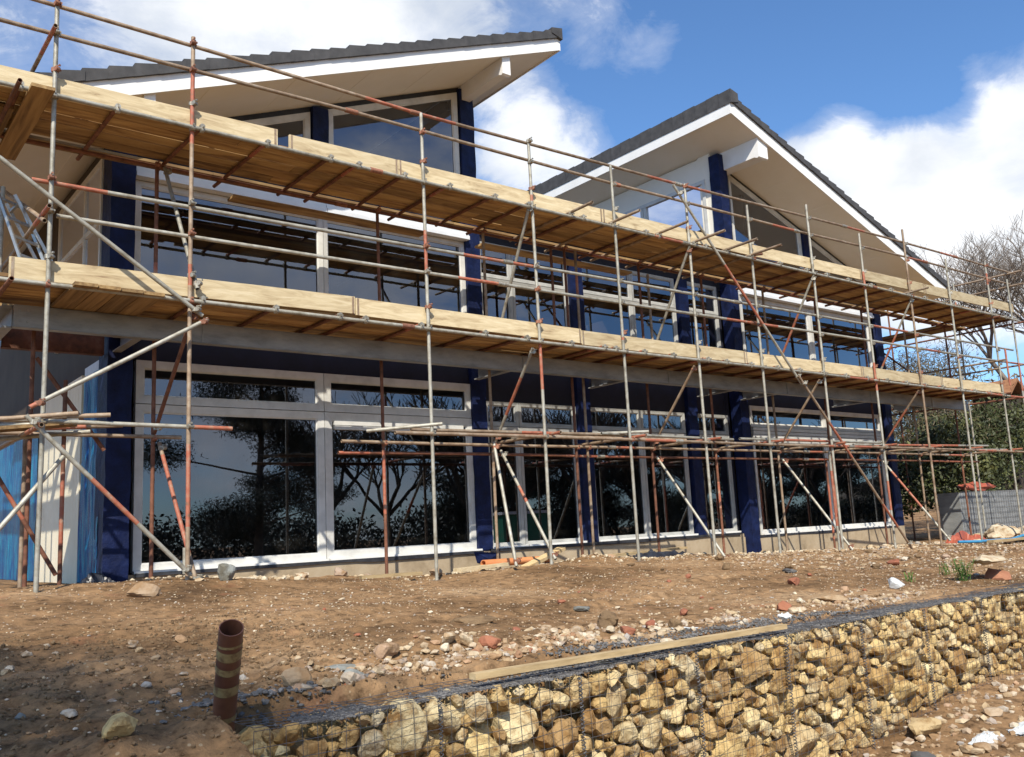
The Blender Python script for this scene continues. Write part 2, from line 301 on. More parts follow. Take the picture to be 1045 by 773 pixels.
# ------------------------------------------------------------------ rocks
def ico(sub):
    import bmesh
    bm = bmesh.new(); bmesh.ops.create_icosphere(bm, subdivisions=sub, radius=1.0)
    V = np.array([v.co[:] for v in bm.verts]); F = np.array([[v.index for v in f.verts] for f in bm.faces]); bm.free()
    return V, F
ICO = {k: ico(k) for k in (1, 2, 3, 4)}
def rock_shape(sub, size, planes=9, rng=RNG, extra=None, rough=.05, soft=34, tilt=0):
    D, F = ICO[sub]; planes += 4; P = rng.normal(size=(planes, 3)); P /= np.linalg.norm(P, axis=1)[:, None]; H = rng.uniform(.50, .98, planes)
    dp = D @ P.T
    inv = np.clip(dp, 0, None) / H                       # soft minimum of the facet distances keeps edges slightly worn
    r = 1 / ((inv ** soft).sum(1) + (1 / 1.12) ** soft) ** (1 / soft)
    V = D * r[:, None] * np.asarray(size)
    if tilt: c_, s_ = math.cos(tilt), math.sin(tilt); V = V @ np.array([[c_, 0, s_], [0, 1, 0], [-s_, 0, c_]])
    if extra is not None:
        pn, ph = extra            # limiting planes in the rock's own frame
        dd = V @ pn.T; 
        with np.errstate(divide='ignore', invalid='ignore'): s = np.where(dd > 1e-5, ph / dd, 9)
        V = V * np.minimum(1, s.min(1))[:, None]
    o = rng.uniform(0, 50, 3); mean = float(np.mean(size))
    nn = vnoise(D[:, 0] * 2.2 + o[0] + D[:, 2] * 1.3, D[:, 1] * 2.2 + o[1] - D[:, 2], 9) + .5 * vnoise(D[:, 0] * 5 + o[2], D[:, 1] * 5 + D[:, 2] * 4, 10)
    n3 = vnoise(D[:, 0] * 13 + D[:, 2] * 7 + o[1], D[:, 1] * 13 - D[:, 2] * 9 + o[0], 12)
    V = V + D * ((nn * rough * 2 + n3 * rough * .6) * mean)[:, None]
    return V, F
def rot_z(V, a):
    c, s = math.cos(a), math.sin(a); return V @ np.array([[c, s, 0], [-s, c, 0], [0, 0, 1]])
def rock(name, x, y, size, mat, parent=None, sink=.3, sub=3, rz=0, z=None, planes=9, rough=.05, seed=None):
    rng = np.random.default_rng(seed) if seed is not None else RNG
    V, F = rock_shape(sub, size, planes, rng, rough=rough); V = rot_z(V, rz)
    o = np_mesh(name, V, F, mat, parent, smooth=False)
    zz = gz(x, y) if z is None else z
    o.location = (x, y, zz + size[2] * (1 - 2 * sink)); return o

# gabion baskets -------------------------------------------------------------
bx = [1.73, 2.73, 3.72, 4.76, 5.74, 6.74, 7.73, 8.79, 9.80, 10.8]
ZT, ZB = -.865, -2.0
pos_names = ['first gabion basket at the left, sinking into soil beside the brown drainpipe', 'gabion basket second from the left, where the long plank starts above', 'gabion basket third from the left, under the middle of the long plank',
 'gabion basket fourth from the left, under the right end of the long plank', 'gabion basket fifth from the left, holding several large yellow boulders', 'gabion basket sixth from the left, below the scrap of blue-white plastic',
 'gabion basket seventh from the left, with brown soil banked against its foot', 'gabion basket eighth from the left, half buried by the soil heap', 'gabion basket ninth from the left, at the right edge of the picture']
cells = []
rl = [(.165, 9), (.125, 26), (.092, 80), (.068, 200), (.05, 420), (.034, 900)]
W0, W1 = bx[0] - .05, bx[-1]
for r0, cnt in rl:
    for _ in range(cnt * 14):
        r = r0 * RNG.uniform(.88, 1.12); x = RNG.uniform(W0, W1); z = RNG.uniform(ZB + r * .3, ZT - r * .82)
        ok = True
        for (cx, cz, cr, _y) in cells:
            if (cx - x) ** 2 + (cz - z) ** 2 < (cr + r) ** 2 * .80: ok = False; break
        if ok:
            cells.append((x, z, r, GAB_Y + .035 + r * RNG.uniform(.75, 1.15)))
            cnt -= 1
            if cnt <= 0: break
C = np.array(cells)
baskets = []
for i in range(9):
    b = thing('gabion_basket', pos_names[i], 'gabion', 'stone-filled gabion baskets of the retaining wall', (0, 0, 0)); baskets.append(b)
order = np.argsort(-C[:, 2]); per = {i: 0 for i in range(9)}; small = {i: [] for i in range(9)}; total = 0
for k in order:
    x, z, r, y = C[k]; bi = int(np.clip(np.searchsorted(bx, x) - 1, 0, 8))
    d = C[:, [0, 1]] - [x, z]; dist = np.hypot(d[:, 0], d[:, 1]); nb = np.where((dist > 1e-6) & (dist < (r + C[:, 2]) * 1.75))[0]
    pn = np.stack([d[nb, 0] / dist[nb], np.zeros(len(nb)), d[nb, 1] / dist[nb]], -1); ph = dist[nb] * (r / (r + C[nb, 2])) * 1.0 - RNG.uniform(.002, .009)
    pn = np.vstack([pn, [[0, -1, 0], [0, 0, 1]]]); ph = np.append(ph, [y - GAB_Y - .012 + RNG.uniform(0, .02), max(.02, ZT + .01 - z)])
    sx = r * RNG.uniform(1.2, 1.75); sz = r * RNG.uniform(.95, 1.35)
    V, F = rock_shape(4 if r > .085 else 3, (sx, r * 1.2, sz), 9, extra=(pn, ph), rough=.055, tilt=RNG.uniform(-.8, .8))
    if per[bi] < 40 and total < 290:
        o = np_mesh('rock', V, F, M['limestone'], baskets[bi]); o.location = (x, y, z); per[bi] += 1; total += 1
    else: small[bi].append((V + [x, y, z], F))
for i in range(9):
    b = baskets[i]; Vs, Fs, n0 = [], [], 0
    for V, F in small[i]: Vs.append(V); Fs.append(F + n0); n0 += len(V)
    for _ in range(150):      # stones lying deeper in the basket
        r = RNG.uniform(.05, .10); V, F = rock_shape(2, (r * 1.3, r, r * 1.1), 6)
        V = V + [RNG.uniform(bx[i] + .03, bx[i + 1] - .03), GAB_Y + RNG.uniform(.16, .30), RNG.uniform(ZB, ZT - r)]
        Vs.append(V); Fs.append(F + n0); n0 += len(V)
    o = np_mesh('stone_fill', np.vstack(Vs), np.vstack(Fs), M['limestone'], b); o['kind'] = 'stuff'
    w = MB(); x0, x1 = bx[i], bx[i + 1]
    def bulge(x, z): return GAB_Y - .012 - .022 * math.sin(math.pi * (x - x0) / (x1 - x0)) * (.4 + .6 * math.sin(math.pi * (z - ZB) / (ZT - ZB))) + .008 * float(vnoise(x * 5, z * 5, 20))
    nvx = 13
    for j in range(nvx):
        x = x0 + (x1 - x0) * (j + .0) / nvx; zs = [ZB + (ZT + .02 - ZB) * t / 8 for t in range(9)]
        for a_, b_ in zip(zs[:-1], zs[1:]):
            xa = x + .012 * float(vnoise(x * 7, a_ * 4, 21)); xb = x + .012 * float(vnoise(x * 7, b_ * 4, 21))
            w.tube((xa, bulge(x, a_), a_), (xb, bulge(x, b_), b_), .0016, 4, hollow=False)
    for j in range(15):
        z = ZT + .02 - j * .0762; 
        for t in range(8):
            xa, xb = x0 + (x1 - x0) * t / 8, x0 + (x1 - x0) * (t + 1) / 8
            za, zb = z + .012 * float(vnoise(xa * 4, z * 9, 22)), z + .012 * float(vnoise(xb * 4, z * 9, 22))
            w.tube((xa, bulge(xa, z) - .003, za), (xb, bulge(xb, z) - .003, zb), .0016, 4, hollow=False)
    for j in range(nvx):     # lid
        x = x0 + (x1 - x0) * j / nvx
        ys = [GAB_Y - .01 + .1 * t for t in range(4)]
        for ya, yb in zip(ys[:-1], ys[1:]): w.tube((x, ya, ZT + .03 + .02 * float(vnoise(x * 6, ya * 6, 23))), (x, yb, ZT + .03 + .02 * float(vnoise(x * 6, yb * 6, 23))), .0016, 4, hollow=False)
    for j in range(5):
        y = GAB_Y - .01 + j * .0762
        for t in range(6):
            xa, xb = x0 + (x1 - x0) * t / 6, x0 + (x1 - x0) * (t + 1) / 6
            w.tube((xa, y, ZT + .03 + .02 * float(vnoise(xa * 6, y * 6, 23))), (xb, y, ZT + .03 + .02 * float(vnoise(xb * 6, y * 6, 23))), .0016, 4, hollow=False)
    w.build('wire_mesh', M['wire'], b)
    sp = MB(); n = 210; rr = .011
    pts = [(x1 + rr * math.cos(t * 1.5), bulge(x1, ZB + (ZT - ZB) * t / n) - .014 + rr * math.sin(t * 1.5), ZB + (ZT + .02 - ZB) * t / n) for t in range(n)]
    for p_, q_ in zip(pts[:-1], pts[1:]): sp.tube(p_, q_, .0032, 4, hollow=False)
    sp.build('spiral_tie', M['wire'], b)

# scattered gravel and grit -------------------------------------------------
def scatter(name, n, fx, sizes, mat, sub=1, seed=3, flat=.6):
    rng = np.random.default_rng(seed); D, F0 = ICO[sub]; X, Y = fx(rng, n); n = len(X); Z = ground_z(X, Y)
    s = rng.uniform(0, 1, n) ** 2.2; s = sizes[0] + (sizes[1] - sizes[0]) * s
    R = rng.uniform(.65, 1.25, (n, len(D))); a = rng.uniform(0, 2 * np.pi, n)
    sx = s * rng.uniform(.8, 1.5, n); sy = s * rng.uniform(.7, 1.1, n); sz = s * rng.uniform(.4, .9, n) * flat / .6
    vx = D[None, :, 0] * R * sx[:, None]; vy = D[None, :, 1] * R * sy[:, None]; vz = D[None, :, 2] * R * sz[:, None]
    wx = vx * np.cos(a)[:, None] - vy * np.sin(a)[:, None] + X[:, None]; wy = vx * np.sin(a)[:, None] + vy * np.cos(a)[:, None] + Y[:, None]
    V = np.stack([wx, wy, vz + (Z + sz * .35)[:, None]], -1).reshape(-1, 3)
    Fa = (F0[None] + (np.arange(n) * len(D))[:, None, None]).reshape(-1, 3)
    return np_mesh(name, V, Fa, mat)
def terrace(rng, n):
    X = rng.uniform(0, 1, n) ** .8 * 14 + .5; Y = 4.6 + rng.uniform(0, 1, n) ** 1.25 * 6.9
    keep = vnoise(X * .9, Y * 1.2, 31) + .5 * vnoise(X * 3, Y * 3, 32) + rng.uniform(-.35, .35, n) > -.05; return X[keep], Y[keep]
tag(scatter('gravel', 20000, terrace, (.003, .014), M['rubble'], seed=4), 'fine brown and grey gravel spread over the bare soil of the terrace', 'gravel', kind='stuff')
tag(scatter('pale_grit', 3200, terrace, (.002, .011), M['pale_stone'], seed=5), 'pale chalky grit speckling the bare soil of the terrace', 'grit', kind='stuff')
def farter(rng, n): 
    X = rng.uniform(11, 26, n); Y = rng.uniform(4.7, 11.6, n); return X, Y
tag(scatter('far_gravel', 8000, farter, (.006, .035), M['rubble'], seed=6), 'stony rubble over the far right part of the soil terrace', 'gravel', kind='stuff')
def foot(rng, n):
    X = rng.uniform(3.2, 22, n); Y = rng.normal(11.0, .45, n); k = (Y < 12) & (vnoise(X * 1.1, Y, 33) > -.12); return X[k], Y[k]
tag(scatter('foundation_rubble', 2400, foot, (.012, .05), M['pale_stone'], seed=8), 'pale rubble strewn along the foot of the plinth under the scaffold', 'rubble', kind='stuff')
def band(rng, n):
    X = rng.normal(4.0, .75, n); Y = 4.62 + np.abs(rng.normal(.12, .14, n)) + .12 * vnoise(X * 2, X * 0, 99); k = (vnoise(X * 3, Y * 5, 34) > -.2) & (Y > 4.55); return X[k], Y[k]
tag(scatter('rubble_band', 480, band, (.007, .040), M['mixed_rubble'], sub=2, seed=21), 'band of pale broken rubble behind the long batten', 'rubble', kind='stuff')
def band2(rng, n):
    X = rng.uniform(2.0, 9.5, n); Y = 4.62 + np.abs(rng.normal(.1, .25, n)); k = (vnoise(X * 2, Y * 4, 35) > -.1) & (Y > 4.55); return X[k], Y[k]
tag(scatter('brown_rubble', 2400, band2, (.005, .034), M['rubble'], sub=1, seed=22), 'brown rubble and brick bits along the back of the gabion wall', 'rubble', kind='stuff')
def pipef(rng, n): X = rng.normal(1.95, .22, n); Y = rng.normal(4.5, .16, n); return X, Y
tag(scatter('pipe_gravel', 900, pipef, (.006, .024), M['dark_gravel'], seed=23), 'dark gravel spilt round the foot of the brown drainpipe', 'gravel', kind='stuff')
def lidf(rng, n):
    X = rng.uniform(GAB_X0 + .25, 10.9, n); Y = 4.20 + rng.uniform(0, 1, n) * (.16 + .30 * sstep(2.5, 5.0, X) - .30 * sstep(6.0, 8.5, X)) + .12 * vnoise(X * 2, X * 0, 97) + rng.exponential(.03, n)
    k = vnoise(X * 4, Y * 9, 98) + .6 * sstep(2.2, 4, X) > -.12; return X[k], Y[k]
_g = ground_z
def ground_z(X, Y, fine=True): return np.maximum(ZT + .0 + .02 * vnoise(X * 3, Y * 5, 91), np.where(Y > 4.5, _g(X, Y, fine) + .003, -9))
o = scatter('lid_gravel', 22000, lidf, (.004, .012), M['dark_gravel'], seed=9)
ground_z = _g; tag(o, 'dark grey gravel strip lying along the top of the gabion wall', 'gravel', kind='stuff')
def lowf(rng, n): return rng.uniform(4.5, 11, n), rng.uniform(2.6, 4.15, n)
tag(scatter('lower_rubble', 1500, lowf, (.008, .05), M['rubble'], seed=10), 'brown rubble on the lower ground at the foot of the gabion wall', 'rubble', kind='stuff')
def leftf(rng, n): 
    X = rng.uniform(.3, 3.2, n); Y = np.where(X < 2.0, rng.uniform(3.2, 7.5, n), rng.uniform(4.5, 7.5, n)); return X, Y
tag(scatter('crumbled_soil', 6000, leftf, (.003, .017), M['clod'], seed=12, flat=.7), 'dark crumbled soil lumps over the shaded left foreground', 'soil', kind='stuff')

# individual rocks: (label, x, y, (sx,sy,sz), material, sink, seed)
RK = [
 ('large rounded brown soil clod near the right half of the gabion top', 4.76, 4.95, (.13, .10, .085), 'clod', .25, 1),
 ('dark brown clod right of the large rounded clod', 5.25, 4.74, (.06, .05, .05), 'clod', .2, 2),
 ('flat grey-green stone slab lying alone in the middle of the soil terrace', 5.59, 6.15, (.13, .08, .035), 'grey_stone', .2, 3),
 ('broken red brick lump among pale stones above the start of the plank', 3.70, 4.95, (.085, .06, .05), 'red_brick', .2, 4),
 ('white angular stone left of the red brick lump', 3.40, 5.02, (.055, .045, .05), 'pale_stone', .15, 5),
 ('tall pale wedge stone touching the red brick lump', 3.52, 4.98, (.05, .05, .06), 'pale_stone', .15, 6),
 ('yellowish boulder between the drainpipe and the gabion edge', 2.20, 4.72, (.085, .06, .065), 'rubble', .2, 7),
 ('grey angular stone right of the yellowish boulder', 2.55, 4.70, (.075, .06, .04), 'grey_stone', .2, 8),
 ('long flat grey-brown slab behind the grey angular stone', 2.66, 5.02, (.16, .08, .03), 'grey_stone', .25, 9),
 ('knobbly brown stone behind the long flat slab', 2.95, 5.02, (.085, .07, .06), 'rubble', .2, 10),
 ('large brick-red fragment beside the large rounded clod', 4.70, 4.68, (.07, .05, .045), 'red_brick', .2, 11),
 ('small red fragment right of the large rounded clod', 5.08, 4.82, (.045, .04, .035), 'red_brick', .2, 12),
 ('bright white stone in front of the large rounded clod', 4.55, 4.60, (.06, .04, .03), 'pale_stone', .2, 13),
 ('white flat chip right of the bright white stone', 4.90, 4.52, (.06, .035, .02), 'pale_stone', .2, 14),
 ('white stone standing alone above the clod on the terrace', 4.35, 5.35, (.045, .04, .03), 'pale_stone', .15, 15),
 ('white block stone on the soil above the right part of the gabion wall', 9.05, 5.1, (.10, .08, .07), 'white_rubbish', .2, 16),
 ('orange-red brick fragment at the right near the building foot', 12.19, 6.85, (.13, .10, .07), 'red_brick', .2, 17),
 ('orange-red fragment right of centre beside a dark slate', 8.58, 6.0, (.10, .08, .05), 'red_brick', .2, 18),
 ('orange-red fragment close behind the gravel strip right of centre', 6.90, 4.95, (.10, .06, .05), 'red_brick', .2, 19),
 ('dark slate piece lying right of centre on the terrace', 10.0, 7.03, (.15, .08, .04), 'dark_gravel', .15, 20),
 ('long flat buff stone behind the gravel strip', 7.65, 4.98, (.15, .07, .04), 'rubble', .15, 21),
 ('large pale flat slab resting on a brick at the right edge', 10.75, 4.95, (.42, .20, .06), 'pale_stone', -.5, 22),
 ('brown brick block under the pale flat slab at the right edge', 10.85, 4.88, (.22, .14, .08), 'brick', .2, 23),
 ('buff boulder at the foot of the second front scaffold tube from the left', 2.67, 9.0, (.15, .10, .085), 'rubble', .2, 24),
 ('dark grey block beside the foot of the crossed braces at the left', 3.85, 9.9, (.14, .10, .13), 'grey_stone', .1, 25),
 ('low brown clod in the middle of the terrace', 4.3, 6.0, (.22, .12, .05), 'clod', .35, 26),
 ('yellow stone in the bottom left soil', 1.12, 4.05, (.09, .07, .06), 'limestone', .3, 27),
 ('grey pebble in the dark soil left of the drainpipe', .98, 5.2, (.035, .03, .022), 'grey_stone', .2, 28),
 ('yellow boulder fallen at the foot of the gabion wall', 7.2, 3.95, (.16, .12, .11), 'limestone', .2, 29),
 ('dark stone on the lower ground at the bottom right', 6.7, 3.7, (.10, .08, .06), 'dark_gravel', .2, 30),
]
for lab, x, y, sz, mt, sk, sd in RK:
    o = rock('stone' if mt not in ('clod', 'red_brick', 'brick') else ('soil_clod' if mt == 'clod' else 'brick_fragment'), x, y, sz, M[mt], sink=sk, sub=3, rz=sd * 1.3, seed=100 + sd, rough=.05 if mt != 'clod' else .14, planes=8)
    if 'slab resting' in lab: o.location.z = gz(10.85, 4.88) + .22
    tag(o, lab, 'stone' if mt not in ('clod', 'red_brick', 'brick') else ('clod' if mt == 'clod' else 'brick piece'))
rng = np.random.default_rng(77)
def many(name, label, cat, group, n, area, srange, mat, sub=2, cluster=None):
    for i in range(n):
        if cluster is None: x, y = rng.uniform(area[0], area[1]), rng.uniform(area[2], area[3])
        else:
            c = cluster[i % len(cluster)]; x, y = rng.normal(c[0], c[2]), rng.normal(c[1], c[3])
        s = srange[0] + (srange[1] - srange[0]) * rng.uniform() ** 1.8
        o = rock(name, x, max(y, 4.56 if 1.6 < x < 11 and area[2] > 4 else y), (s * rng.uniform(.9, 1.5), s, s * rng.uniform(.45, .8)), mat, sink=.22, sub=sub, rz=rng.uniform(0, 6))
        tag(o, label, cat, group)
many('stone', 'small pale stone in the rubble line behind the gabion top', 'stone', 'small pale stones behind the gabion top', 46, (0, 0, 5, 5), (.015, .05), M['pale_stone'], cluster=[(4.2, 4.75, .35, .08), (3.5, 4.85, .3, .1), (4.6, 4.7, .3, .1), (6.9, 4.95, .5, .12), (7.4, 5.0, .5, .1)])
many('stone', 'small brown stone in the rubble line behind the gabion top', 'stone', 'small brown stones behind the gabion top', 40, (0, 0, 5, 5), (.02, .06), M['rubble'], cluster=[(4.2, 4.75, .4, .1), (3.1, 4.9, .3, .12), (2.3, 4.65, .3, .1), (8, 5.1, 1.2, .25), (2.0, 4.5, .2, .1)])
many('stone', 'small stone scattered on the dark left foreground soil', 'stone', 'small stones on the left foreground soil', 44, (.75, 3.0, 4.3, 7.0), (.015, .04), M['rubble'])
many('stone', 'small pale stone scattered across the middle of the terrace', 'stone', 'small pale stones across the terrace', 36, (3, 9, 5.2, 9), (.010, .030), M['pale_stone'])
many('stone', 'pale stone scattered across the right part of the terrace', 'stone', 'pale stones on the right of the terrace', 44, (9, 22, 5.2, 10), (.02, .075), M['rubble'])
many('stone', 'brown stone scattered across the right part of the terrace', 'stone', 'brown stones on the right of the terrace', 30, (8, 22, 5.2, 10), (.02, .085), M['clod'])
many('stone', 'buff stone lying along the foot of the building plinth', 'stone', 'buff stones along the plinth foot', 46, (3.3, 22, 10.3, 11.6), (.03, .12), M['rubble'])
many('brick_fragment', 'small red brick fragment on the soil terrace', 'brick piece', 'small red brick fragments', 14, (2.5, 12, 4.9, 8.5), (.02, .06), M['red_brick'])
many('stone', 'brown stone on the lower ground below the gabion wall', 'stone', 'stones on the lower ground', 30, (5.0, 10, 3.0, 4.05), (.03, .09), M['rubble'])
many('boulder', 'pale boulder in the rock heap at the far right by the mesh wall', 'boulder', 'boulders of the far right heap', 34, (0, 0, 5, 5), (.12, .38), M['pale_stone'], cluster=[(25.2, 10.4, .8, .5), (26.6, 10.3, .8, .5), (24.2, 10.1, .8, .3)])

# ------------------------------------------------------------------ house
house = thing('house', 'large two-storey house under construction with two sloping roofs, navy wrapped posts and wide glazing', 'house')
YF, YP = 12.2, 11.9
def part(name, mb, mat, parent=house): return mb.build(name, mat, parent)
def post(x0, x1, z0, z1, y0=YP, y1=YF + .12, wrap=True):
    m = MB(); n = max(6, int((z1 - z0) / .18)); ring = []
    sd = RNG.integers(0, 999)
    for k in range(n + 1):
        z = z0 + (z1 - z0) * k / n; j = [float(vnoise(k * .7 + q * 9, sd * 1.7, 40)) * .022 for q in range(8)]
        xm, ym = (x0 + x1) / 2, (y0 + y1) / 2
        ring.append([(x0 - j[0], y0 - j[1], z), (xm, y0 - j[2], z), (x1 + j[3], y0 - j[1], z), (x1 + j[4], ym, z), (x1 + j[4], y1, z), (xm, y1, z), (x0 - j[5], y1, z), (x0 - j[6], ym, z)])
    for a, b in zip(ring[:-1], ring[1:]): m.add(a + b, [(i, (i + 1) % 8, (i + 1) % 8 + 8, i + 8) for i in range(8)], 0, False)
    m.add(ring[0], [tuple(range(8))[::-1]]); m.add(ring[-1], [tuple(range(8))])
    return m.build('post', M['navy'], house)
SL = lambda x: 4.31 + .392 * x           # underside of the left roof
SR = lambda x: 8.39 - .343 * (x - 15.0)   # underside of the right roof
post(3.07, 3.37, -.75, 5.50); post(8.90, 9.19, -.9, SL(8.9) - .05, 12.135)
post(15.76, 16.03, -.95, SR(16.03) - .02, YP, 12.17); post(21.93, 22.22, -1.0, 5.9, 12.08, 12.155)
post(11.27, 11.59, -.9, 5.0, 12.12); post(14.34, 14.62, -.9, 5.0, 12.12)
post(6.06, 6.33, 5.3, SL(6.06) - .02, 12.14); post(19.14, 19.44, 5.3, SR(19.44) - .02, 12.14)
# torn skirt of blue wrap at the foot of the second post
m = MB(); m.add([(8.55, 11.8, -.32), (9.06, 11.78, -.36), (9.1, 11.86, -.62), (8.62, 11.82, -.5), (8.8, 11.72, -.45)], [(0, 1, 4), (0, 4, 3), (1, 2, 4), (4, 2, 3)]); part('loose_wrap', m, M['navy'])
# plinth
m = MB(); m.box(3.35, 15.75, 12.10, 12.5, -1.1, -.33); m.box(15.75, 22.2, 12.08, 12.5, -1.2, -.40); m.box(3.12, 3.35, 12.22, 20, -.9, -.45)
part('plinth', m, M['plinth'])
m = MB()
for (xa, xb, z) in ((3.5, 8.95, -.315), (9.1, 15.6, -.30), (16.05, 21.9, -.385)):
    m = MB(); n = int((xb - xa) / .25); pts = [(xa + (xb - xa) * i / n) for i in range(n + 1)]
    for a, b in zip(pts[:-1], pts[1:]):
        za, zb = z - .03 + .03 * float(vnoise(a * 2, 1, 50)), z - .03 + .03 * float(vnoise(b * 2, 1, 50))
        m.add([(a, 12.075, z), (b, 12.075, z), (b, 12.07, zb - .02), (a, 12.07, za - .02), (a, 12.11, z), (b, 12.11, z), (b, 12.097, zb - .02), (a, 12.097, za - .02)], [(0, 1, 2, 3), (4, 7, 6, 5), (0, 4, 5, 1), (3, 2, 6, 7)])
    part('damp_membrane', m, M['dpc'])
# windows --------------------------------------------------------------------
def window(poly, w=.085, sill=False, depth=.09, y=YF, mat='frame', pane_lab=None):
    """window whose outline is a polygon in the XZ plane: mitred frame bars and one pane"""
    n = len(poly); P = [Vector((x, z)) for x, z in poly]
    area = sum(P[i].x * P[(i + 1) % n].y - P[(i + 1) % n].x * P[i].y for i in range(n))
    if area < 0: P = P[::-1]
    def inset(d):
        out = []
        for i in range(n):
            a, b, c = P[i - 1], P[i], P[(i + 1) % n]
            d1 = (b - a).normalized(); d2 = (c - b).normalized(); n1 = Vector((-d1.y, d1.x)); n2 = Vector((-d2.y, d2.x))
            k = n1 + n2; k = k / max(.2, k.dot(n1)); out.append(b + k * d)
        return out
    I = inset(w); J = inset(w + .018); fr = MB()
    def ringstrip(A, B, ya, yb, yc):
        v = [(p.x, ya, p.y) for p in A] + [(p.x, yb, p.y) for p in B] + [(p.x, yc, p.y) for p in A] + [(p.x, yc, p.y) for p in B]
        f = []
        for i in range(n):
            j = (i + 1) % n; f += [(i, j, j + n, i + n), (i, i + 2 * n, j + 2 * n, j), (i + n, j + n, j + 3 * n, i + 3 * n), (i + 2 * n, i + 3 * n, j + 3 * n, j + 2 * n)]
        fr.add(v, f)
    ringstrip(P, I, y - .01, y, y + depth); ringstrip(I, J, y + .012, y + .02, y + depth - .01)
    f = fr.build('window', M[mat], house)
    g = MB(); g.add([(p.x, y + .035, p.y) for p in inset(w + .004)], [tuple(range(n))]); g.build('glass_pane', M['glass'], f)
    if sill:
        xs = [p.x for p in P]; z0 = min(p.y for p in P); s = MB(); s.box(min(xs) - .01, max(xs) + .01, y - .11, y - .013, z0 - .012, z0 + .022); s.build('sill', M['white'], f)
    return f
def rect(x0, x1, z0, z1): return [(x0, z0), (x1, z0), (x1, z1), (x0, z1)]
f1 = window(rect(3.50, 6.195, -.31, 1.855), .10, True); f2 = window(rect(6.205, 8.93, -.31, 1.855), .12, True)
window(rect(3.50, 6.195, 1.865, 2.44), .10); window(rect(6.205, 8.93, 1.865, 2.44), .11)
s = MB(); s.box(6.36, 8.72, YF - .03, YF + .02, 1.60, 1.66); s.box(6.36, 8.72, YF - .02, YF + .02, 1.67, 1.73); s.build('vent_strip', M['frame'], f2)
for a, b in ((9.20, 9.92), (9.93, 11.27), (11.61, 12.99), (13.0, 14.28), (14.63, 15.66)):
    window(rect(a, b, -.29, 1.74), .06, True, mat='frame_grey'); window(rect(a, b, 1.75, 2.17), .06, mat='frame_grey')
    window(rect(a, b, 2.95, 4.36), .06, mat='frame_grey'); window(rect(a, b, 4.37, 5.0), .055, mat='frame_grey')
for a, b in ((16.46, 19.32), (19.33, 21.84)):
    f = window(rect(a, b, -.38, 1.70), .085, True); window(rect(a, b, 1.95, 2.42), .08)
    s = MB(); 
    for k in range(3): s.box(a + .02, b - .02, YF - .03 - .006 * k, YF + .03, 1.715 + k * .078, 1.782 + k * .078)
    s.build('head_strip', M['frame'], f)
for a, b in ((3.45, 6.225), (6.235, 8.90)):
    f = window(rect(a, b, 2.9, 4.92), .07)
    s = MB()
    for k in range(4): s.box(a - .03 * (a < 4), b + (.02 if b > 8 else 0), YF - .16 + .03 * k, YF + .05, 4.93 + k * .072, 4.995 + k * .072)
    s.build('head_strip', M['headbox'], f)
for a, b in ((16.46, 19.15), (19.16, 21.84)):
    f = window(rect(a, b, 2.9, 4.92), .09)
    s = MB()
    for k in range(4): s.box(a, b, YF - .16 + .03 * k, YF + .05, 4.93 + k * .075, 4.998 + k * .075)
    s.build('head_strip', M['headbox'], f)
# gable glazing
window([(3.45, 5.45), (6.04, 5.45), (6.04, SL(6.04) - .10), (3.45, SL(3.45) - .10)], .085)
window([(6.35, 5.45), (8.88, 5.45), (8.88, SL(8.88) - .10), (6.35, SL(6.35) - .10)], .085)
window([(16.46, 5.45), (19.12, 5.45), (19.12, SR(19.12) - .10), (16.46, SR(16.46) - .10)], .085)
window([(19.46, 5.45), (21.86, 5.45), (21.86, SR(21.86) - .10), (19.46, SR(19.46) - .10)], .085)
m = MB(); m.prism([(3.4, 5.60), (3.4, SL(3.4)), (9.0, SL(9.0)), (9.0, SL(9) - .10), (3.4, SL(3.4) - .10)][1:], YF + .03, YF + .10); part('gable_packing', m, M['dpc']); m = MB()
m.prism([(16.0, SR(16)), (16.0, SR(16) - .10), (22.2, SR(22.2) - .10), (22.2, SR(22.2))], YF + .03, YF + .10); part('gable_packing', m, M['dpc'])
# bands of wall between storeys, navy membrane
m = MB(); m.box(3.37, 8.9, YF + .02, YF + .2, 2.45, 2.895); m.box(9.19, 15.72, YF + .02, YF + .2, 2.18, 2.945); m.box(16.03, 21.88, YF + .02, YF + .2, 2.43, 2.895)
m.box(3.37, 8.7, YF + .06, YF + .2, 5.23, 5.445); m.box(16.03, 21.88, YF + .06, YF + .2, 5.24, 5.445); m.box(9.03, 15.72, YF - .0, YF + .2, 5.01, 5.40)
m.box(15.66, 15.76, YF + .01, YF + .1, -.3, 5.0); m.box(16.03, 16.455, YF + .01, YF + .1, -.37, SR(16.46) - .11)
part('wall', m, M['dark_band'])
# flat roof over the middle bay
m = MB(); m.box(9.05, 15.7, 11.75, 20, 5.41, 5.58); f = part('flat_roof', m, M['dpc']); m = MB(); m.box(9.06, 15.69, 11.70, 11.745, 5.36, 5.60); m.build('fascia', M['white'], f)
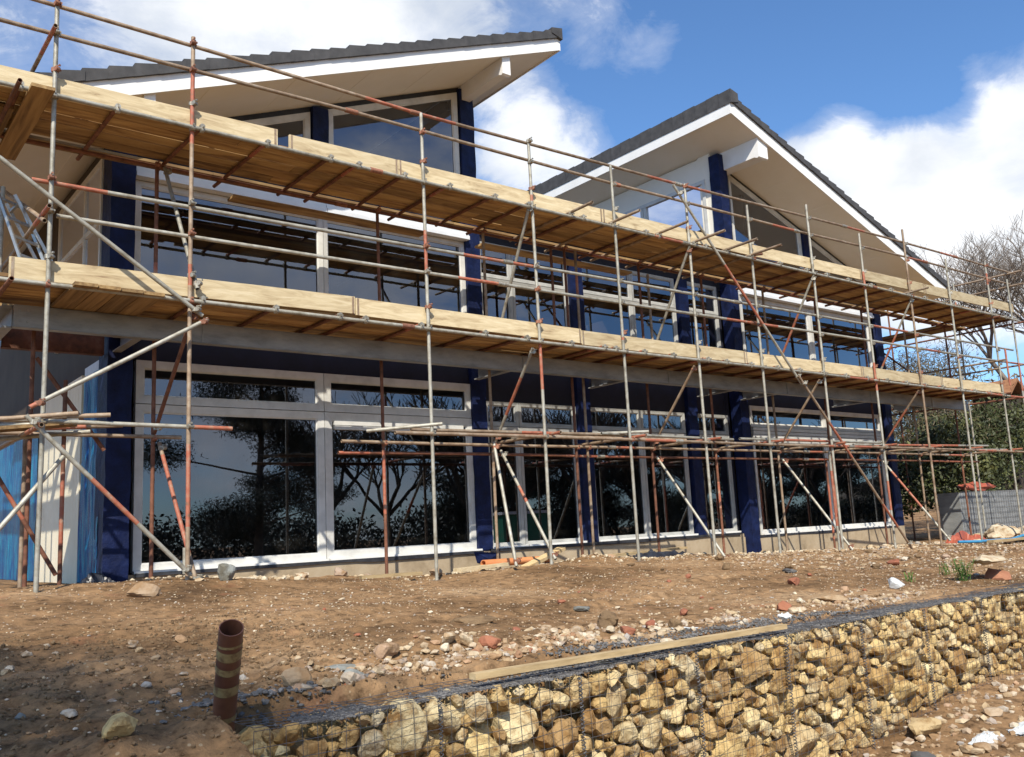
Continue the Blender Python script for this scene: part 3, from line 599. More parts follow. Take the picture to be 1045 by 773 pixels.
# side walls, back, inside floors and ceilings
m = MB()
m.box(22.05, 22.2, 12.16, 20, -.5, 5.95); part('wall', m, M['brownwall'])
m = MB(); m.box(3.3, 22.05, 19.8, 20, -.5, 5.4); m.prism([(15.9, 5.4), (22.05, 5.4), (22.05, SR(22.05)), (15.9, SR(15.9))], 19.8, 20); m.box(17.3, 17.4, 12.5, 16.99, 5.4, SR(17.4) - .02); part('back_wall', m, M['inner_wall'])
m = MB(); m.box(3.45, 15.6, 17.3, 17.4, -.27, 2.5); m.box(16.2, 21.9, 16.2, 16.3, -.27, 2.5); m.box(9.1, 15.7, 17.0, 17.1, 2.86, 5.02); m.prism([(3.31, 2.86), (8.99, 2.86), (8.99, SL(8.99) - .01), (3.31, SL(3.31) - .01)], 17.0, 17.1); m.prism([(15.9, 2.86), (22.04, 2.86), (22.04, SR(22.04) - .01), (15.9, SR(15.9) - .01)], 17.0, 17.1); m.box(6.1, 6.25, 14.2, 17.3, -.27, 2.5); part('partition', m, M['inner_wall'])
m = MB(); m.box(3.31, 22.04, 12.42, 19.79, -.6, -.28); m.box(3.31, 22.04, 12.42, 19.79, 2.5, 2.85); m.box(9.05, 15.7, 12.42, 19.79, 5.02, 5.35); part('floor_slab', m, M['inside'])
m = MB()   # clerestory wall on the left side of the right-hand block
m.prism([(15.80, 5.6), (15.88, 5.6), (15.88, SR(15.88) - .003), (15.80, SR(15.8) - .003)], 12.175, 12.5)
m.box(15.80, 15.88, 12.5, 20, 7.56, SR(15.88) - .004); m.box(15.80, 15.88, 12.5, 20, 5.4, 5.75); part('wall', m, M['soffit'])
m = MB()
for z0, z1 in ((7.47, 7.555), (5.755, 5.84)): m.box(15.77, 15.85, 12.34, 19.8, z0, z1)
for y in (12.34, 14.15, 14.25, 16.2, 18.2): m.box(15.773, 15.847, y, y + .08, 5.843, 7.467)
f = part('window', m, M['frame']); g = MB(); g.add([(15.82, 12.4, 5.8), (15.82, 19.8, 5.8), (15.82, 19.8, 7.5), (15.82, 12.4, 7.5)], [(0, 1, 2, 3)]); g.build('glass_pane', M['glass_dull'], f)
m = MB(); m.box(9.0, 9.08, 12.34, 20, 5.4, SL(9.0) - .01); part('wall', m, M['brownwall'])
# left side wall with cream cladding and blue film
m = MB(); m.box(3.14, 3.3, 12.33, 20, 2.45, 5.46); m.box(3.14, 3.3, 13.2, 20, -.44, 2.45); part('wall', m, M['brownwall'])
m = MB(); yy = 13.16
while yy < 15.5: m.box(3.07, 3.135, yy, yy + .155, -.45, 2.36); yy += .16
part('cladding', m, M['cream'])
m = MB(); m.box(3.10, 3.138, 12.35, 13.14, 2.30, 2.45); part('door_head', m, M['frame']); m = MB(); m.box(3.10, 3.138, 12.35, 13.14, -.46, -.40); part('threshold', m, M['frame'])
def film_sheet(y0, y1, z0, z1, x=3.095):
    n, k = 26, 30; V, F = [], []
    for j in range(k + 1):
        for i in range(n + 1):
            y = y0 + (y1 - y0) * i / n; z = z0 + (z1 - z0) * j / k
            V.append((x - .02 + .03 * float(vnoise(y * 9, z * 1.1, 60)) + .015 * float(vnoise(y * 25, z * 3, 61)), y, z))
    for j in range(k):
        for i in range(n): a = j * (n + 1) + i; F.append((a, a + 1, a + n + 2, a + n + 1))
    me = MB(); me.add(V, F, 0, True); return me
fs = film_sheet(12.18, 13.12, -.42, 2.3); part('protective_film', fs, M['film'])
fs = film_sheet(15.75, 20.0, -.42, 1.9, 3.08); part('protective_film', fs, M['film'])
m = MB()      # upstairs side window
for y in (12.5, 13.35, 14.9): m.box(3.09, 3.137, y, y + .07, 3.0, 5.2)
m.box(3.093, 3.134, 12.5, 14.97, 5.2, 5.27); m.box(3.093, 3.134, 12.57, 14.9, 4.35, 4.42); f = part('window', m, M['frame'])
g = MB(); g.add([(3.115, 12.5, 3), (3.115, 14.9, 3), (3.115, 14.9, 5.2), (3.115, 12.5, 5.2)], [(0, 1, 2, 3)]); g.build('glass_pane', M['glass'], f)
# roofs ----------------------------------------------------------------------
YR = 10.90
def roof(S, x0, x1, high_right):
    m = MB(); t = .235 if high_right else .265
    m.prism([(x0, S(x0)), (x1, S(x1)), (x1, S(x1) + t), (x0, S(x0) + t)], YR + .03, 20.2)
    r = m.build('roof', M['soffit'], house)
    f = MB(); f.prism([(x0, S(x0) - .012), (x1, S(x1) - .012), (x1, S(x1) + t + .01), (x0, S(x0) + t + .01)], YR, YR + .028)
    xe = x1 if high_right else x0; e0, e1 = (xe + .002, xe + .028) if high_right else (xe - .028, xe - .002)
    f.box(e0, e1, YR, 20.2, S(xe) - .015, S(xe) + t + .012)
    f.build('fascia', M['white'], r)
    # overlapping tile courses running back from the verge
    L = abs(x1 - x0); n = int(L / .305); tl = MB(); sgn = 1 if high_right else -1
    for i in range(n + 1):
        a = x0 + L * i / (n + 1); b = x0 + L * (i + 1) / (n + 1) + 0
        lo, hi = (a, b) if high_right else (b, a)      # lo = downslope end
        j = RNG.uniform(-.008, .008); base = t + .012
        zl, zh = S(lo) + base, S(hi) + base
        lo2 = lo - sgn * .035
        poly = [(lo2, S(lo2) + base - .035), (hi, zh - .03), (hi, zh + .095 + j), (lo2, S(lo2) + base + .14 + j)]
        tl.prism(poly if high_right else poly[::-1], YR - .045 + RNG.uniform(-.006, .006), 20.3)
    tl.build('roof_tiles', M['tile'], r)
    rc = MB(); y = YR - .06; k = 0; base = S(xe) + t     # ridge cappings along the high edge
    while y < 20.1:
        dz = .012 * (k % 2); xi, xo = (xe - .20, xe + .045) if high_right else (xe + .20, xe - .045)
        zc = base + (.15 if high_right else .24) + dz
        rc.add([(xo, y, base - .06), (xo, y + .33, base - .06), (xo, y + .33, zc), (xo, y, zc + .006), (xi, y, zc - .05), (xi, y + .33, zc - .055), (xi, y, base), (xi, y + .33, base)],
               [(0, 1, 2, 3), (3, 2, 5, 4), (0, 3, 4, 6), (1, 7, 5, 2), (4, 5, 7, 6), (0, 6, 7, 1)]); y += .325; k += 1
    rc.build('ridge_tiles', M['tile'], r)
    # board joints of the soffit
    jn = MB()
    for q in range(1, int(L / 1.2)):
        x = x0 + q * 1.22; jn.obox((x, YR + .05, S(x) - .002), (x, 19.9, S(x) - .002), .006, .004)
    jn.build('soffit_joint', M['soffit'], r)
    return r
roof(SL, 1.58, 10.22, True); roof(SR, 15.03, 23.55, False)
def ridge_beam(xa, xb, S, h, y0=10.955):
    m = MB(); zt = min(S(xa), S(xb)) - .004; zb = zt - h
    v = []
    for x in (xa, xb): v += [(x, 12.6, zb), (x, y0 + .12, zb), (x, y0 + .045, zb - .035), (x, y0, zb - .015), (x, y0, S(x) - .003), (x, 12.6, S(x) - .003)]
    m.add(v, [(0, 1, 2, 3, 4, 5), (11, 10, 9, 8, 7, 6)] + [(i, i + 6, (i + 1) % 6 + 6, (i + 1) % 6) for i in range(6)])
    part('ridge_beam', m, M['white'])
ridge_beam(8.95, 9.12, SL, .27); ridge_beam(15.93, 16.26, SR, .30); ridge_beam(3.18, 3.32, SL, .12)
# balcony steelwork ------------------------------------------------------------
def ibeam(p, q, h=.21, w=.11, t=.012, ch=True):
    m = MB(); p, q = Vector(p), Vector(q); d = (q - p).normalized(); a = d.cross(Vector((0, 0, 1))).normalized()
    m.obox(p, q, t, h - .002)
    for s_ in (-1, 1): m.obox(p + Vector((0, 0, s_ * (h / 2 - .008))) - a * (.0 if not ch else w / 2 - t / 2), q + Vector((0, 0, s_ * (h / 2 - .008))) - a * (.0 if not ch else w / 2 - t / 2), w, .018)
    return m
bm_ = ibeam((1.83, 10.9, 2.575), (23.9, 10.9, 2.575), .25); b0 = part('balcony_beam', bm_, M['beam'])
m = MB()
for x in (3.9, 9.0, 12.4, 16.0, 19.2, 22):
    m.box(x, x + .012, 10.88, 10.893, 2.46, 2.69)
for x in (1.9, 1.97):
    for z in (2.52, 2.64): m.tube((x, 10.88, z), (x, 10.895, z), .014, 6, hollow=False)
m.build('bolt_plate', M['beam'], b0)
part('balcony_beam', ibeam((1.83, 10.97, 2.575), (1.83, 20, 2.575), .25), M['beam'])
part('balcony_beam', ibeam((1.9, 12.0, 2.56), (3.05, 12.0, 2.56), .25), M['rust'])
for x in (3.22, 8.87, 11.44, 14.46, 15.87, 19.3, 22.04): part('balcony_bracket', ibeam((x, 11.0, 2.56), (x, YP - .003, 2.56), .20, .10, .012), M['beam'])

# ------------------------------------------------------------------ scaffold
sc = thing('scaffold', 'tube and board scaffold with two boarded lifts standing along the whole front of the house', 'scaffold')
R = .0242
YO, YI = 10.0, 11.25
def tube(name, p, q, mat='galv', bands=(), parent=sc, bend=0, n=10):
    return MB().tube(p, q, R, n, bands, bend=bend).build(name, [M[mat], M['paint']], parent)
# couplers share two meshes, placed by copy
def coupler_mesh(mat, nm):
    m = MB(); m.tube((0, 0, -.028), (0, 0, .028), .036, 8, hollow=False); m.tube((-.028, -.058, 0), (.028, -.058, 0), .036, 8, hollow=False)
    m.box(-.02, .02, -.045, -.012, -.022, .022); m.tube((.045, -.005, .0), (.045, -.058, .0), .008, 6, hollow=False); m.box(.033, .057, -.072, -.055, -.012, .012)
    m.tube((.0, -.095, .04), (.0, -.03, .05), .008, 6, hollow=False); m.box(-.012, .012, -.11, -.095, .03, .054); m.box(.025, .06, -.02, .02, -.02, .02)
    me = m.build(nm, mat); d = me.data; bpy.data.objects.remove(me); return d
CP = [coupler_mesh(M['coupler'], 'coupler'), coupler_mesh(M['coupler_red'], 'coupler')]
NC = [0]
def coupler(x, y, z, parent, rz=0, red=None, rx=0):
    o = bpy.data.objects.new('coupler', CP[(random.random() < .3) if red is None else red]); o.location = (x, y, z); o.rotation_euler = (rx, 0, rz); o.scale = (.80, .80, .80); link(o, parent); NC[0] += 1
def clip_mesh():
    m = MB(); m.tube((-.022, 0, .0), (.022, 0, .0), .034, 8, hollow=False); m.tube((0, -.02, .045), (0, .03, .045), .032, 8, hollow=False); m.tube((.0, -.055, .028), (.0, -.02, .028), .008, 6, hollow=False); m.box(-.012, .012, -.07, -.055, .016, .04)
    me = m.build('putlog_clip', M['coupler']); d = me.data; bpy.data.objects.remove(me); return d
CLIP = clip_mesh()
def clip(x, y, z, parent):
    o = bpy.data.objects.new('putlog_clip', CLIP); o.location = (x, y, z); link(o, parent)
# outer standards: x, top z, extra tube, painted bands (as heights)
ZU, ZL, ZM = 4.78, 2.707, 1.292
OUT = [(1.97, 6.10, 'galv', []), (3.44, 5.95, 'galv_brown', [(2.9, 3.15), (.2, 1.1), (4.6, 5.5)]), (6.64, 5.82, 'galv', [(3.5, 4.1)]), (8.60, 5.90, 'galv', [(4.9, 5.0), (2.0, 2.7)]),
       (10.38, 5.86, 'galv', [(2.9, 2.95)]), (12.21, 5.92, 'galv', []), (14.0, 5.86, 'galv', []), (16.0, 6.25, 'galv', []), (17.92, 5.96, 'galv', [(4.7, 5.1), (2.5, 3.1), (.0, .6)]),
       (19.84, 6.38, 'galv_brown', []), (21.76, 5.96, 'galv', []), (23.92, 6.2, 'galv', [(5.6, 5.9)])]
standards = []
for x, zt, mt, bands in OUT:
    z0 = gz(x, YO) - .03; H = zt - z0
    o = tube('standard', (x, YO, z0), (x + RNG.uniform(-.015, .015), YO, zt), mt, [((a - z0) / H, (b - z0) / H) for a, b in bands], bend=RNG.uniform(-.012, .012)); standards.append(o)
    bp = MB(); bp.box(x - .075, x + .075, YO - .075, YO + .075, z0 + .015, z0 + .028); bp.build('base_plate', M['galv_brown'], o)
    for z in (ZM, ZL, 3.51, 3.87, ZU, 5.52 + .014 * max(0, x - 12), 5.86 + .02 * max(0, x - 12)): 
        if z < zt - .02: coupler(x, YO - .005, z, o, 0)
    clip_z = (3.02, 5.10)
    for z in clip_z: coupler(x, YO + .01, z, o, .5)
INN = [(2.10, 2.55, 'rust', []), (3.44, 4.83, 'rust', [(3.3, 3.5)]), (6.64, 4.80, 'rust', [(.3, 1.2)]), (8.60, 4.80, 'galv_brown', []), (10.36, 4.80, 'rust', []), (10.62, 4.78, 'galv_brown', [(3.9, 4.4)]), (12.21, 4.80, 'rust', []), (14.0, 4.80, 'rust', [(.2, .7)]),
       (16.0, 4.80, 'galv_brown', []), (17.92, 4.80, 'rust', [(-.1, .6)]), (19.84, 4.80, 'rust', []), (21.76, 4.80, 'galv_brown', []), (23.92, 4.80, 'rust', []), (10.05, 4.77, 'rust', []), (12.45, 4.6, 'galv_brown', [])]
for x, zt, mt, bands in INN:
    if x in (10.05, 12.45): z0 = 2.82
    else: z0 = gz(x, YI) - .03
    H = zt - z0
    o = tube('standard', (x, YI, z0), (x, YI, zt), mt, [((a - z0) / H, (b - z0) / H) for a, b in bands])
    for z in (ZM, ZL, ZU):
        if z < zt and z > z0: coupler(x, YI - .005, z, o, 0, True)
# extra painted doubling tubes at the right
tube('standard', (15.98, YO + .06, gz(16, 10)), (15.98, YO + .06, 1.2), 'galv', [(.25, .8)]); tube('standard', (17.86, YI + .1, -.75), (17.86, YI + .1, 1.2), 'rust', [(.1, .7)])
tube('standard', (3.43, YO + .055, -.3), (3.43, YO + .055, -.02), 'galv')
# left side scaffold posts
for x, y, za, zb, mt, bd in ((2.45, 11.25, -.4, 1.95, 'rust', [(.2, .55)]), (2.12, 11.6, -.4, 1.3, 'galv_brown', []), (1.73, 11.25, 2.8, 4.15, 'galv', []), (1.9, 13.2, -.5, 5.0, 'galv', []), (1.9, 15.2, -.5, 5.0, 'rust', []), (.65, 10.0, -.5, 6.0, 'galv', []), (.65, 12, -.5, 6.0, 'galv', []), (.65, 14, -.5, 6.0, 'galv', [])):
    tube('standard', (x, y, za), (x, y, zb), mt, bd)
# ledgers and rails made of shorter tubes, joined end to end
def run(name, x0, x1, y, z, mt='galv', lens=(5.0, 6.4), slope=0, zf=None, painted=.5):
    x = x0; k = 0; out = []
    while x < x1 - .3:
        l = min(RNG.uniform(*lens), x1 - x); z0 = z + slope * (x - x0) if zf is None else zf(x); z1 = z + slope * (x + l - x0) if zf is None else zf(x + l)
        bd = []
        if RNG.uniform() < painted: bd.append((0, .9 / l * RNG.uniform(.5, 1)))
        if RNG.uniform() < painted: bd.append((1 - .8 / l, 1))
        o = tube(name, (x, y, z0), (x + l - .004, y, z1), mt, bd, bend=RNG.uniform(-.012, .012)); out.append(o)
        if k: MB().tube((x - .09, y, z0), (x + .09, y, z0), .034, 10, hollow=False).build('sleeve', M['coupler_red'] if RNG.uniform() < .4 else M['coupler'], o)
        x += l; k += 1
    return out
YG = YO + .052
lu = run('ledger', .3, 25.4, YG - .10, ZU, 'galv', painted=.35); ll = run('ledger', .3, 25.0, YG - .10, ZL, 'galv', painted=.3)
run('ledger', 1.0, 24.6, YI + .05, ZU - .0, 'rust', painted=.3); run('ledger', .8, 24.6, YI + .05, ZL, 'rust', painted=.3)
run('ledger', 5.95, 24.5, YI - .05, ZM + .02, 'galv_brown', painted=.4); tube('ledger', (.6, YI - .05, ZM + .03), (3.76, YI - .05, ZM + .02), 'galv_brown')
run('ledger', 5.95, 25, YI + .05, ZM - .13, 'rust', painted=.5)
tube('ledger', (.3, YG, ZM + .04), (3.95, YG, ZM + .0), 'galv', [(.88, 1)])
run('ledger', 6.05, 25.2, YG - .1, ZM, 'galv_brown', painted=.6)
zg = lambda x: np.interp(x, [0, 1.97, 3.4, 6.6, 8.7, 10.4, 12.3, 16, 20, 26], [5.88, 5.89, 5.93, 5.83, 5.80, 5.83, 5.92, 6.03, 6.11, 6.16])
zm_ = lambda x: np.interp(x, [0, 1.97, 3.4, 8.7, 14, 20, 26], [5.52, 5.55, 5.60, 5.57, 5.60, 5.76, 5.82])
run('guard_rail', .3, 25.8, YG, 0, 'galv_brown', zf=zg, painted=.7, lens=(4.8, 6.3)); run('guard_rail', .3, 25.4, YG, 0, 'galv_brown', zf=zm_, painted=.15, lens=(4.8, 6.3))
z1f = lambda x: 3.845 + .0058 * (x - 2); z2f = lambda x: 3.49 + .0062 * (x - 2)
run('guard_rail', 1.80, 25, YG, 0, 'galv', zf=z1f, painted=.4); run('guard_rail', 2.05, 25.5, YG, 0, 'galv', zf=z2f, painted=.4)
# transoms
zt_u = ZU + .047; zt_l = ZL + .047
tu = [1.65, 2.61, 3.55, 4.36, 5.21, 5.62, 6.32, 7.06, 7.86, 8.5, 9.36, 9.62, 10.27, 11.05, 11.37, 12.3, 12.6, 13.2, 13.9, 14.8, 15.7, 16.4, 17.2, 18.1, 18.9, 19.7, 20.4, 21.3, 22.1, 23.0, 23.8, 24.6, 25.2]
ext = {9.36: 9.46, 10.27: 9.34, 11.37: 9.30, 12.3: 9.28, 13.2: 9.28, 13.9: 9.27, 19.7: 9.5}
led_u = lambda x: min(lu, key=lambda o: abs(sum(v[0] for v in [o.bound_box[0], o.bound_box[6]]) / 2 - x))
led_l = lambda x: min(ll, key=lambda o: abs(sum(v[0] for v in [o.bound_box[0], o.bound_box[6]]) / 2 - x))
for x in tu:
    y0 = ext.get(x, 9.935); 
    tube('transom', (x, y0, zt_u + (.03 if x in ext else 0)), (x - RNG.uniform(-.04, .04), YI + RNG.uniform(.2, .42), zt_u - .005), 'galv_brown' if x in ext else 'rust', [(0, .3)] if RNG.uniform() < .2 else [])
    clip(x, YG - .10, ZU, led_u(x))
tl_ = [3.57, 4.45, 5.3, 5.66, 6.5, 7.57, 8.33, 9.2, 9.9, 10.15, 10.8, 11.5, 12.4, 12.9, 13.6, 14.4, 15.1, 15.9, 16.7, 17.5, 18.3, 19.1, 19.9, 20.7, 21.5, 22.3, 23.1, 23.8]
for x in tl_:
    tube('transom', (x, 9.94, zt_l), (x - RNG.uniform(-.04, .04), YI + RNG.uniform(.15, .35), zt_l - .003), 'rust', [(0, .25)] if RNG.uniform() < .4 else []); clip(x, YG - .10, ZL, led_l(x))
for x in (8.6, 10.38, 12.21, 14.0, 16, 17.92, 19.84, 21.76, 23.9): tube('transom', (x + .1, 9.75, ZM + .05), (x + .07, YI + .3, ZM + .05), 'galv_brown', [(0, .3)])
# boards
def boards(zt, rows, x0, x1, name='deck_board', starts=0):
    for k, (ya, yb) in enumerate(rows):
        x = x0 + (starts - .7 * k) % 1.3 - 1.3; x = max(x, x0 - 1.0)
        while x < x1 - .2:
            l = min(3.9, x1 - x); dz = RNG.uniform(0, .004); jy = RNG.uniform(-.004, .004)
            m = MB(); m.box(x + .004, x + l - .004, ya + jy + .007, yb + jy - .007, zt + dz, zt + .036 + dz); m.build(name, M['board'], sc); x += l
rows = [(10.085 + i * .229, 10.085 + i * .229 + .224) for i in range(5)]
boards(zt_u + .026, rows + [(11.345, 11.565)], 1.2, 25.3); boards(zt_l + .026, rows + [(11.345, 11.565)], 1.66, 24.0)
for x0, x1, dz in ((4.5, 7.6, 0), (8.7, 12.2, 0)): MB().box(x0, x1, 11.40, 11.62, zt_u - .20, zt_u - .165).build('deck_board', M['board'], sc)
# boards of the return lift along the left side (crosswise)
for zz in (zt_u - .02, zt_l - .055):
    for i in range(3 if zz > 4 else 5): MB().box((1.0 if zz > 4 else .45) + i * .232, (1.0 if zz > 4 else .45) + i * .232 + .225, 10.3 + .1 * i, 15.3 if zz > 4 else 11.6, zz - .03, zz + .006).build('deck_board', M['board_y'], sc)
for i, (x, z) in enumerate(((1.72, zt_u - .045), )): MB().box(x, x + .225, 9.78, 11.9, z - .03, z + .006).build('deck_board', M['board_y'], sc)
for i in range(4): MB().box(2.20 + i * .235, 2.20 + i * .235 + .225, 9.83 + .02 * i, 11.6, zt_l - .045, zt_l - .009).build('deck_board', M['board_y'], sc)
# toe boards
def toe(x0, x1, z0, z1a, z1b=None, y=10.047):
    z1b = z1a if z1b is None else z1b; n = max(4, int((x1 - x0) / .4)); m = MB()
    xs = [x0 + (x1 - x0) * i / n for i in range(n + 1)]
    T = [z1a + (z1b - z1a) * i / n + .006 * float(vnoise(x0 + i * .6, 2, 70)) for i in range(n + 1)]; Y = [y + .006 * float(vnoise(x0 * 3 + i * .5, 7, 71)) for i in range(n + 1)]
    for i in range(n):
        b0, b1 = T[i] - .225, T[i + 1] - .225
        m.add([(xs[i], Y[i], b0), (xs[i + 1], Y[i + 1], b1), (xs[i + 1], Y[i + 1], T[i + 1]), (xs[i], Y[i], T[i]), (xs[i], Y[i] + .034, b0), (xs[i + 1], Y[i + 1] + .034, b1), (xs[i + 1], Y[i + 1] + .034, T[i + 1]), (xs[i], Y[i] + .034, T[i])],
              [(0, 1, 2, 3), (7, 6, 5, 4), (3, 2, 6, 7), (0, 4, 5, 1)])
    m.add([(x0, Y[0], T[0] - .225), (x0, Y[0] + .034, T[0] - .225), (x0, Y[0] + .034, T[0]), (x0, Y[0], T[0])], [(3, 2, 1, 0)]); m.add([(x1, Y[-1], T[-1] - .225), (x1, Y[-1] + .034, T[-1] - .225), (x1, Y[-1] + .034, T[-1]), (x1, Y[-1], T[-1])], [(0, 1, 2, 3)])
    o = m.build('toe_board', M['toe'], sc)
    for xe, k in ((x0 + .03, 0), (x1 - .03, n)):
        b = MB(); b.box(xe - .014, xe + .014, Y[k] - .003, Y[k] - .0015, T[k] - .222, T[k] - .004); b.build('end_band', M['galv_brown'], o)
toe(.6, 4.53, 0, 5.015, 5.07); toe(4.69, 6.28, 0, 5.045, 5.06); toe(6.285, 10.15, 0, 5.065, 5.08); toe(10.155, 14.05, 0, 5.085, 5.11); toe(14.06, 17.9, 0, 5.11, 5.16); toe(17.905, 20.62, 0, 5.165, 5.21); toe(20.66, 25.4, 0, 5.20, 5.27)
toe(1.63, 5.57, 0, 2.985, 3.045); toe(5.58, 9.51, 0, 3.03, 3.01); toe(9.52, 13.58, 0, 2.99, 2.995); toe(13.59, 17.5, 0, 2.985, 3.0); toe(17.51, 20.9, 0, 3.0, 3.0); toe(20.91, 24.0, 0, 2.995, 3.01)
# braces
def brace(p, q, mt='galv', bands=(), ends=True):
    o = tube('brace', p, q, mt, bands)
    if ends:
        for e in (.04, .96):
            c = Vector(p).lerp(Vector(q), e); coupler(c.x, c.y, c.z, o, .6, None)
brace((1.30, 9.90, 4.08), (3.55, 9.90, 2.54), 'galv'); brace((1.83, 9.87, 1.42), (3.60, 9.87, 2.50), 'galv', [(.0, .05)]); brace((1.80, 9.87, 1.34), (3.43, 9.87, -.31), 'galv', [(.38, .66)])
brace((1.60, 9.94, .22), (2.20, 10.1, .96), 'galv', ends=False); brace((1.70, 11.2, 1.0), (2.40, 11.2, -.25), 'rust', [(.2, .5)], False); brace((2.15, 11.3, 2.2), (2.9, 11.3, 1.15), 'rust', (), False)
brace((11.80, 9.91, 5.79), (15.05, 9.91, 2.46), 'galv', [(.38, .68)]); brace((14.9, 9.86, 2.6), (18.33, 9.86, -.82), 'galv_brown', [(.25, .45), (.72, .86)])
for x, zt0, mt in ((3.38, -.40, 'galv_brown'),):
    brace((3.52, 11.2, 4.75), (3.50, 9.93, 2.85), 'galv'); brace((3.50, 10.06, 2.60), (3.44, 11.2, 1.36), 'rust'); brace((3.50, 11.2, 1.24), (3.52, 9.93, -.42), 'galv_brown', [(.1, .8)])
brace((8.52, 9.95, 4.82), (8.70, 11.2, 2.85), 'galv'); brace((8.52, 10.06, 2.62), (8.62, 11.2, 1.36), 'galv', [(.3, .7)]); brace((8.72, 11.2, 1.22), (8.62, 9.93, -.45), 'galv', [(.35, .5)]); brace((8.05, 10.5, 1.26), (7.88, 9.9, -.5), 'galv')
for x in (12.15, 15.92, 19.8):
    brace((x, 9.95, 4.74), (x + .1, 11.2, 2.85), 'galv', [(.35, .75)] if x > 13 else ()); brace((x, 10.06, 2.62), (x + .05, 11.2, 1.36), 'galv_brown', [(.3, .75)] if x > 19 else ()); brace((x + .12, 11.2, 1.16), (x + .25, 9.9, -.72), 'galv', [(.15, .6)] if x > 19 else ())
brace((14.2, 9.9, 4.9), (13.7, 11.1, 5.0), 'rust', (), False)
# return end at the right
for x, y, za, zb, mt, bd in ((25.1, 10, gz(25.1, 10), 5.9, 'galv', [(.55, .66)]), (25.3, 11.5, -.9, 6.2, 'galv', [(.85, .92)]), (25.3, 13.5, -.9, 6.3, 'rust', []), (23.9, 13.5, -.9, 5.0, 'rust', []), (23.9, 15.6, -.9, 5.0, 'rust', []), (25.3, 15.6, -.9, 6.2, 'galv', []), (24.4, 10.0, 3.0, 3.95, 'galv', [(0, 1)])):
    tube('standard', (x, y, za), (x, y, zb), mt, bd)
for x in (23.9, 25.3):
    for z, mt in ((2.75, 'rust'), (4.72, 'rust'), (3.6, 'galv_brown')): tube('ledger', (x, 9.8, z), (x, 16.2, z), mt)
for z in (5.75, 6.1): tube('guard_rail', (25.34, 9.7, z), (25.34, 16.0, z), 'galv_brown')
brace((23.95, 11.4, 2.8), (23.95, 13.4, 4.7), 'rust', (), False); brace((23.95, 15.5, 2.8), (23.95, 13.6, 4.7), 'rust', (), False)
for k in range(4): MB().box(24.02 + k * .24, 24.02 + k * .24 + .22, 11.4, 15.9, 4.80, 4.836).build('deck_board', M['board_y'], sc)
# left side rails
for z in (ZM - .05, 3.5, 5.5): tube('ledger', (1.93, 9.8, z), (1.93, 15.5, z), 'galv_brown', [(.0, .12)])
for z in (2.66, 4.74):
    for x in (.65, 1.60): tube('ledger', (x, 9.7, z), (x, 15.5, z), 'rust')
brace((1.93, 10.0, 3.4), (1.93, 12.8, 4.7), 'galv_brown', (), False)
# loose tubes lying on the lower ledgers: things of their own
def loose(label, p, q, mt, bd=()):
    o = MB().tube(p, q, R, 10, bd).build('scaffold_tube', [M[mt], M['paint']]); tag(o, label, 'scaffold tube', 'loose tubes laid on the lower ledgers')
zl_ = ZM + .05 + .05
loose('loose grey tube with open end lying left of the middle on the lower ledgers', (5.95, 10.5, zl_ - .02), (6.75, 9.9, zl_ + .03), 'galv')
loose('loose pale tube end sticking up right of the fourth front scaffold tube', (8.7, 10.9, zl_), (10.75, 9.95, zl_ + .04), 'galv')
loose('loose rusty tube lying lengthwise behind the fourth front scaffold tube', (6.6, 10.45, zl_ + .01), (10.3, 10.25, zl_ + .01), 'galv_brown', [(.5, .7)])
loose('loose orange-marked tube lying lengthwise near the middle of the lower ledgers', (7.9, 10.75, zl_ + .01), (12.4, 10.6, zl_ + .01), 'galv_brown', [(.1, .3)])
loose('loose pale tube lying near the sixth front scaffold tube', (9.9, 10.15, zl_ + .01), (13.4, 10.35, zl_ + .01), 'galv')
loose('loose long tube with an orange stretch right of the navy wrapped post', (13.4, 10.2, zl_ + .01), (17.9, 10.05, zl_ + .01), 'galv', [(.25, .6)])
loose('loose orange-topped tube lying at the far right of the lower ledgers', (17.6, 10.5, zl_ + .01), (22.8, 10.05, zl_ + .03), 'galv', [(.3, .75)])
loose('loose pale tube overhanging at the far right end of the lower ledgers', (20.4, 10.9, zl_ - .02), (24.6, 10.4, zl_), 'galv')
loose('loose tube pointing at the house on the left lower ledgers with an open end', (1.20, 10.3, ZM + .03), (2.62, 10.0, ZM + .10), 'galv_brown', [(0, .25)])
loose('second loose tube in the left bundle, just below the open-ended one', (1.45, 10.9, ZM + .0), (2.95, 10.75, ZM + .09), 'galv_brown', [(.5, .75)])
loose('short loose tube with pale end in the left bundle by the first front scaffold tube', (1.1, 10.1, ZM - .03), (2.25, 9.75, ZM + .07), 'galv_brown', [(0, .35)])
loose('lowest loose tube of the left bundle near the frame edge', (1.3, 11.0, ZM - .12), (2.55, 10.5, ZM - .02), 'galv')
loose('grey loose tube of the left bundle pointing to the cream cladding', (1.3, 11.4, ZM + .1), (2.75, 10.95, ZM + .14), 'galv')
o = MB().obox((1.35, 10.9, ZM - .02), (2.35, 10.35, ZM + .04), .22, .036).build('scaffold_board', M['board_y']); tag(o, 'short board lying in the bundle of tubes at the lower left', 'scaffold board')
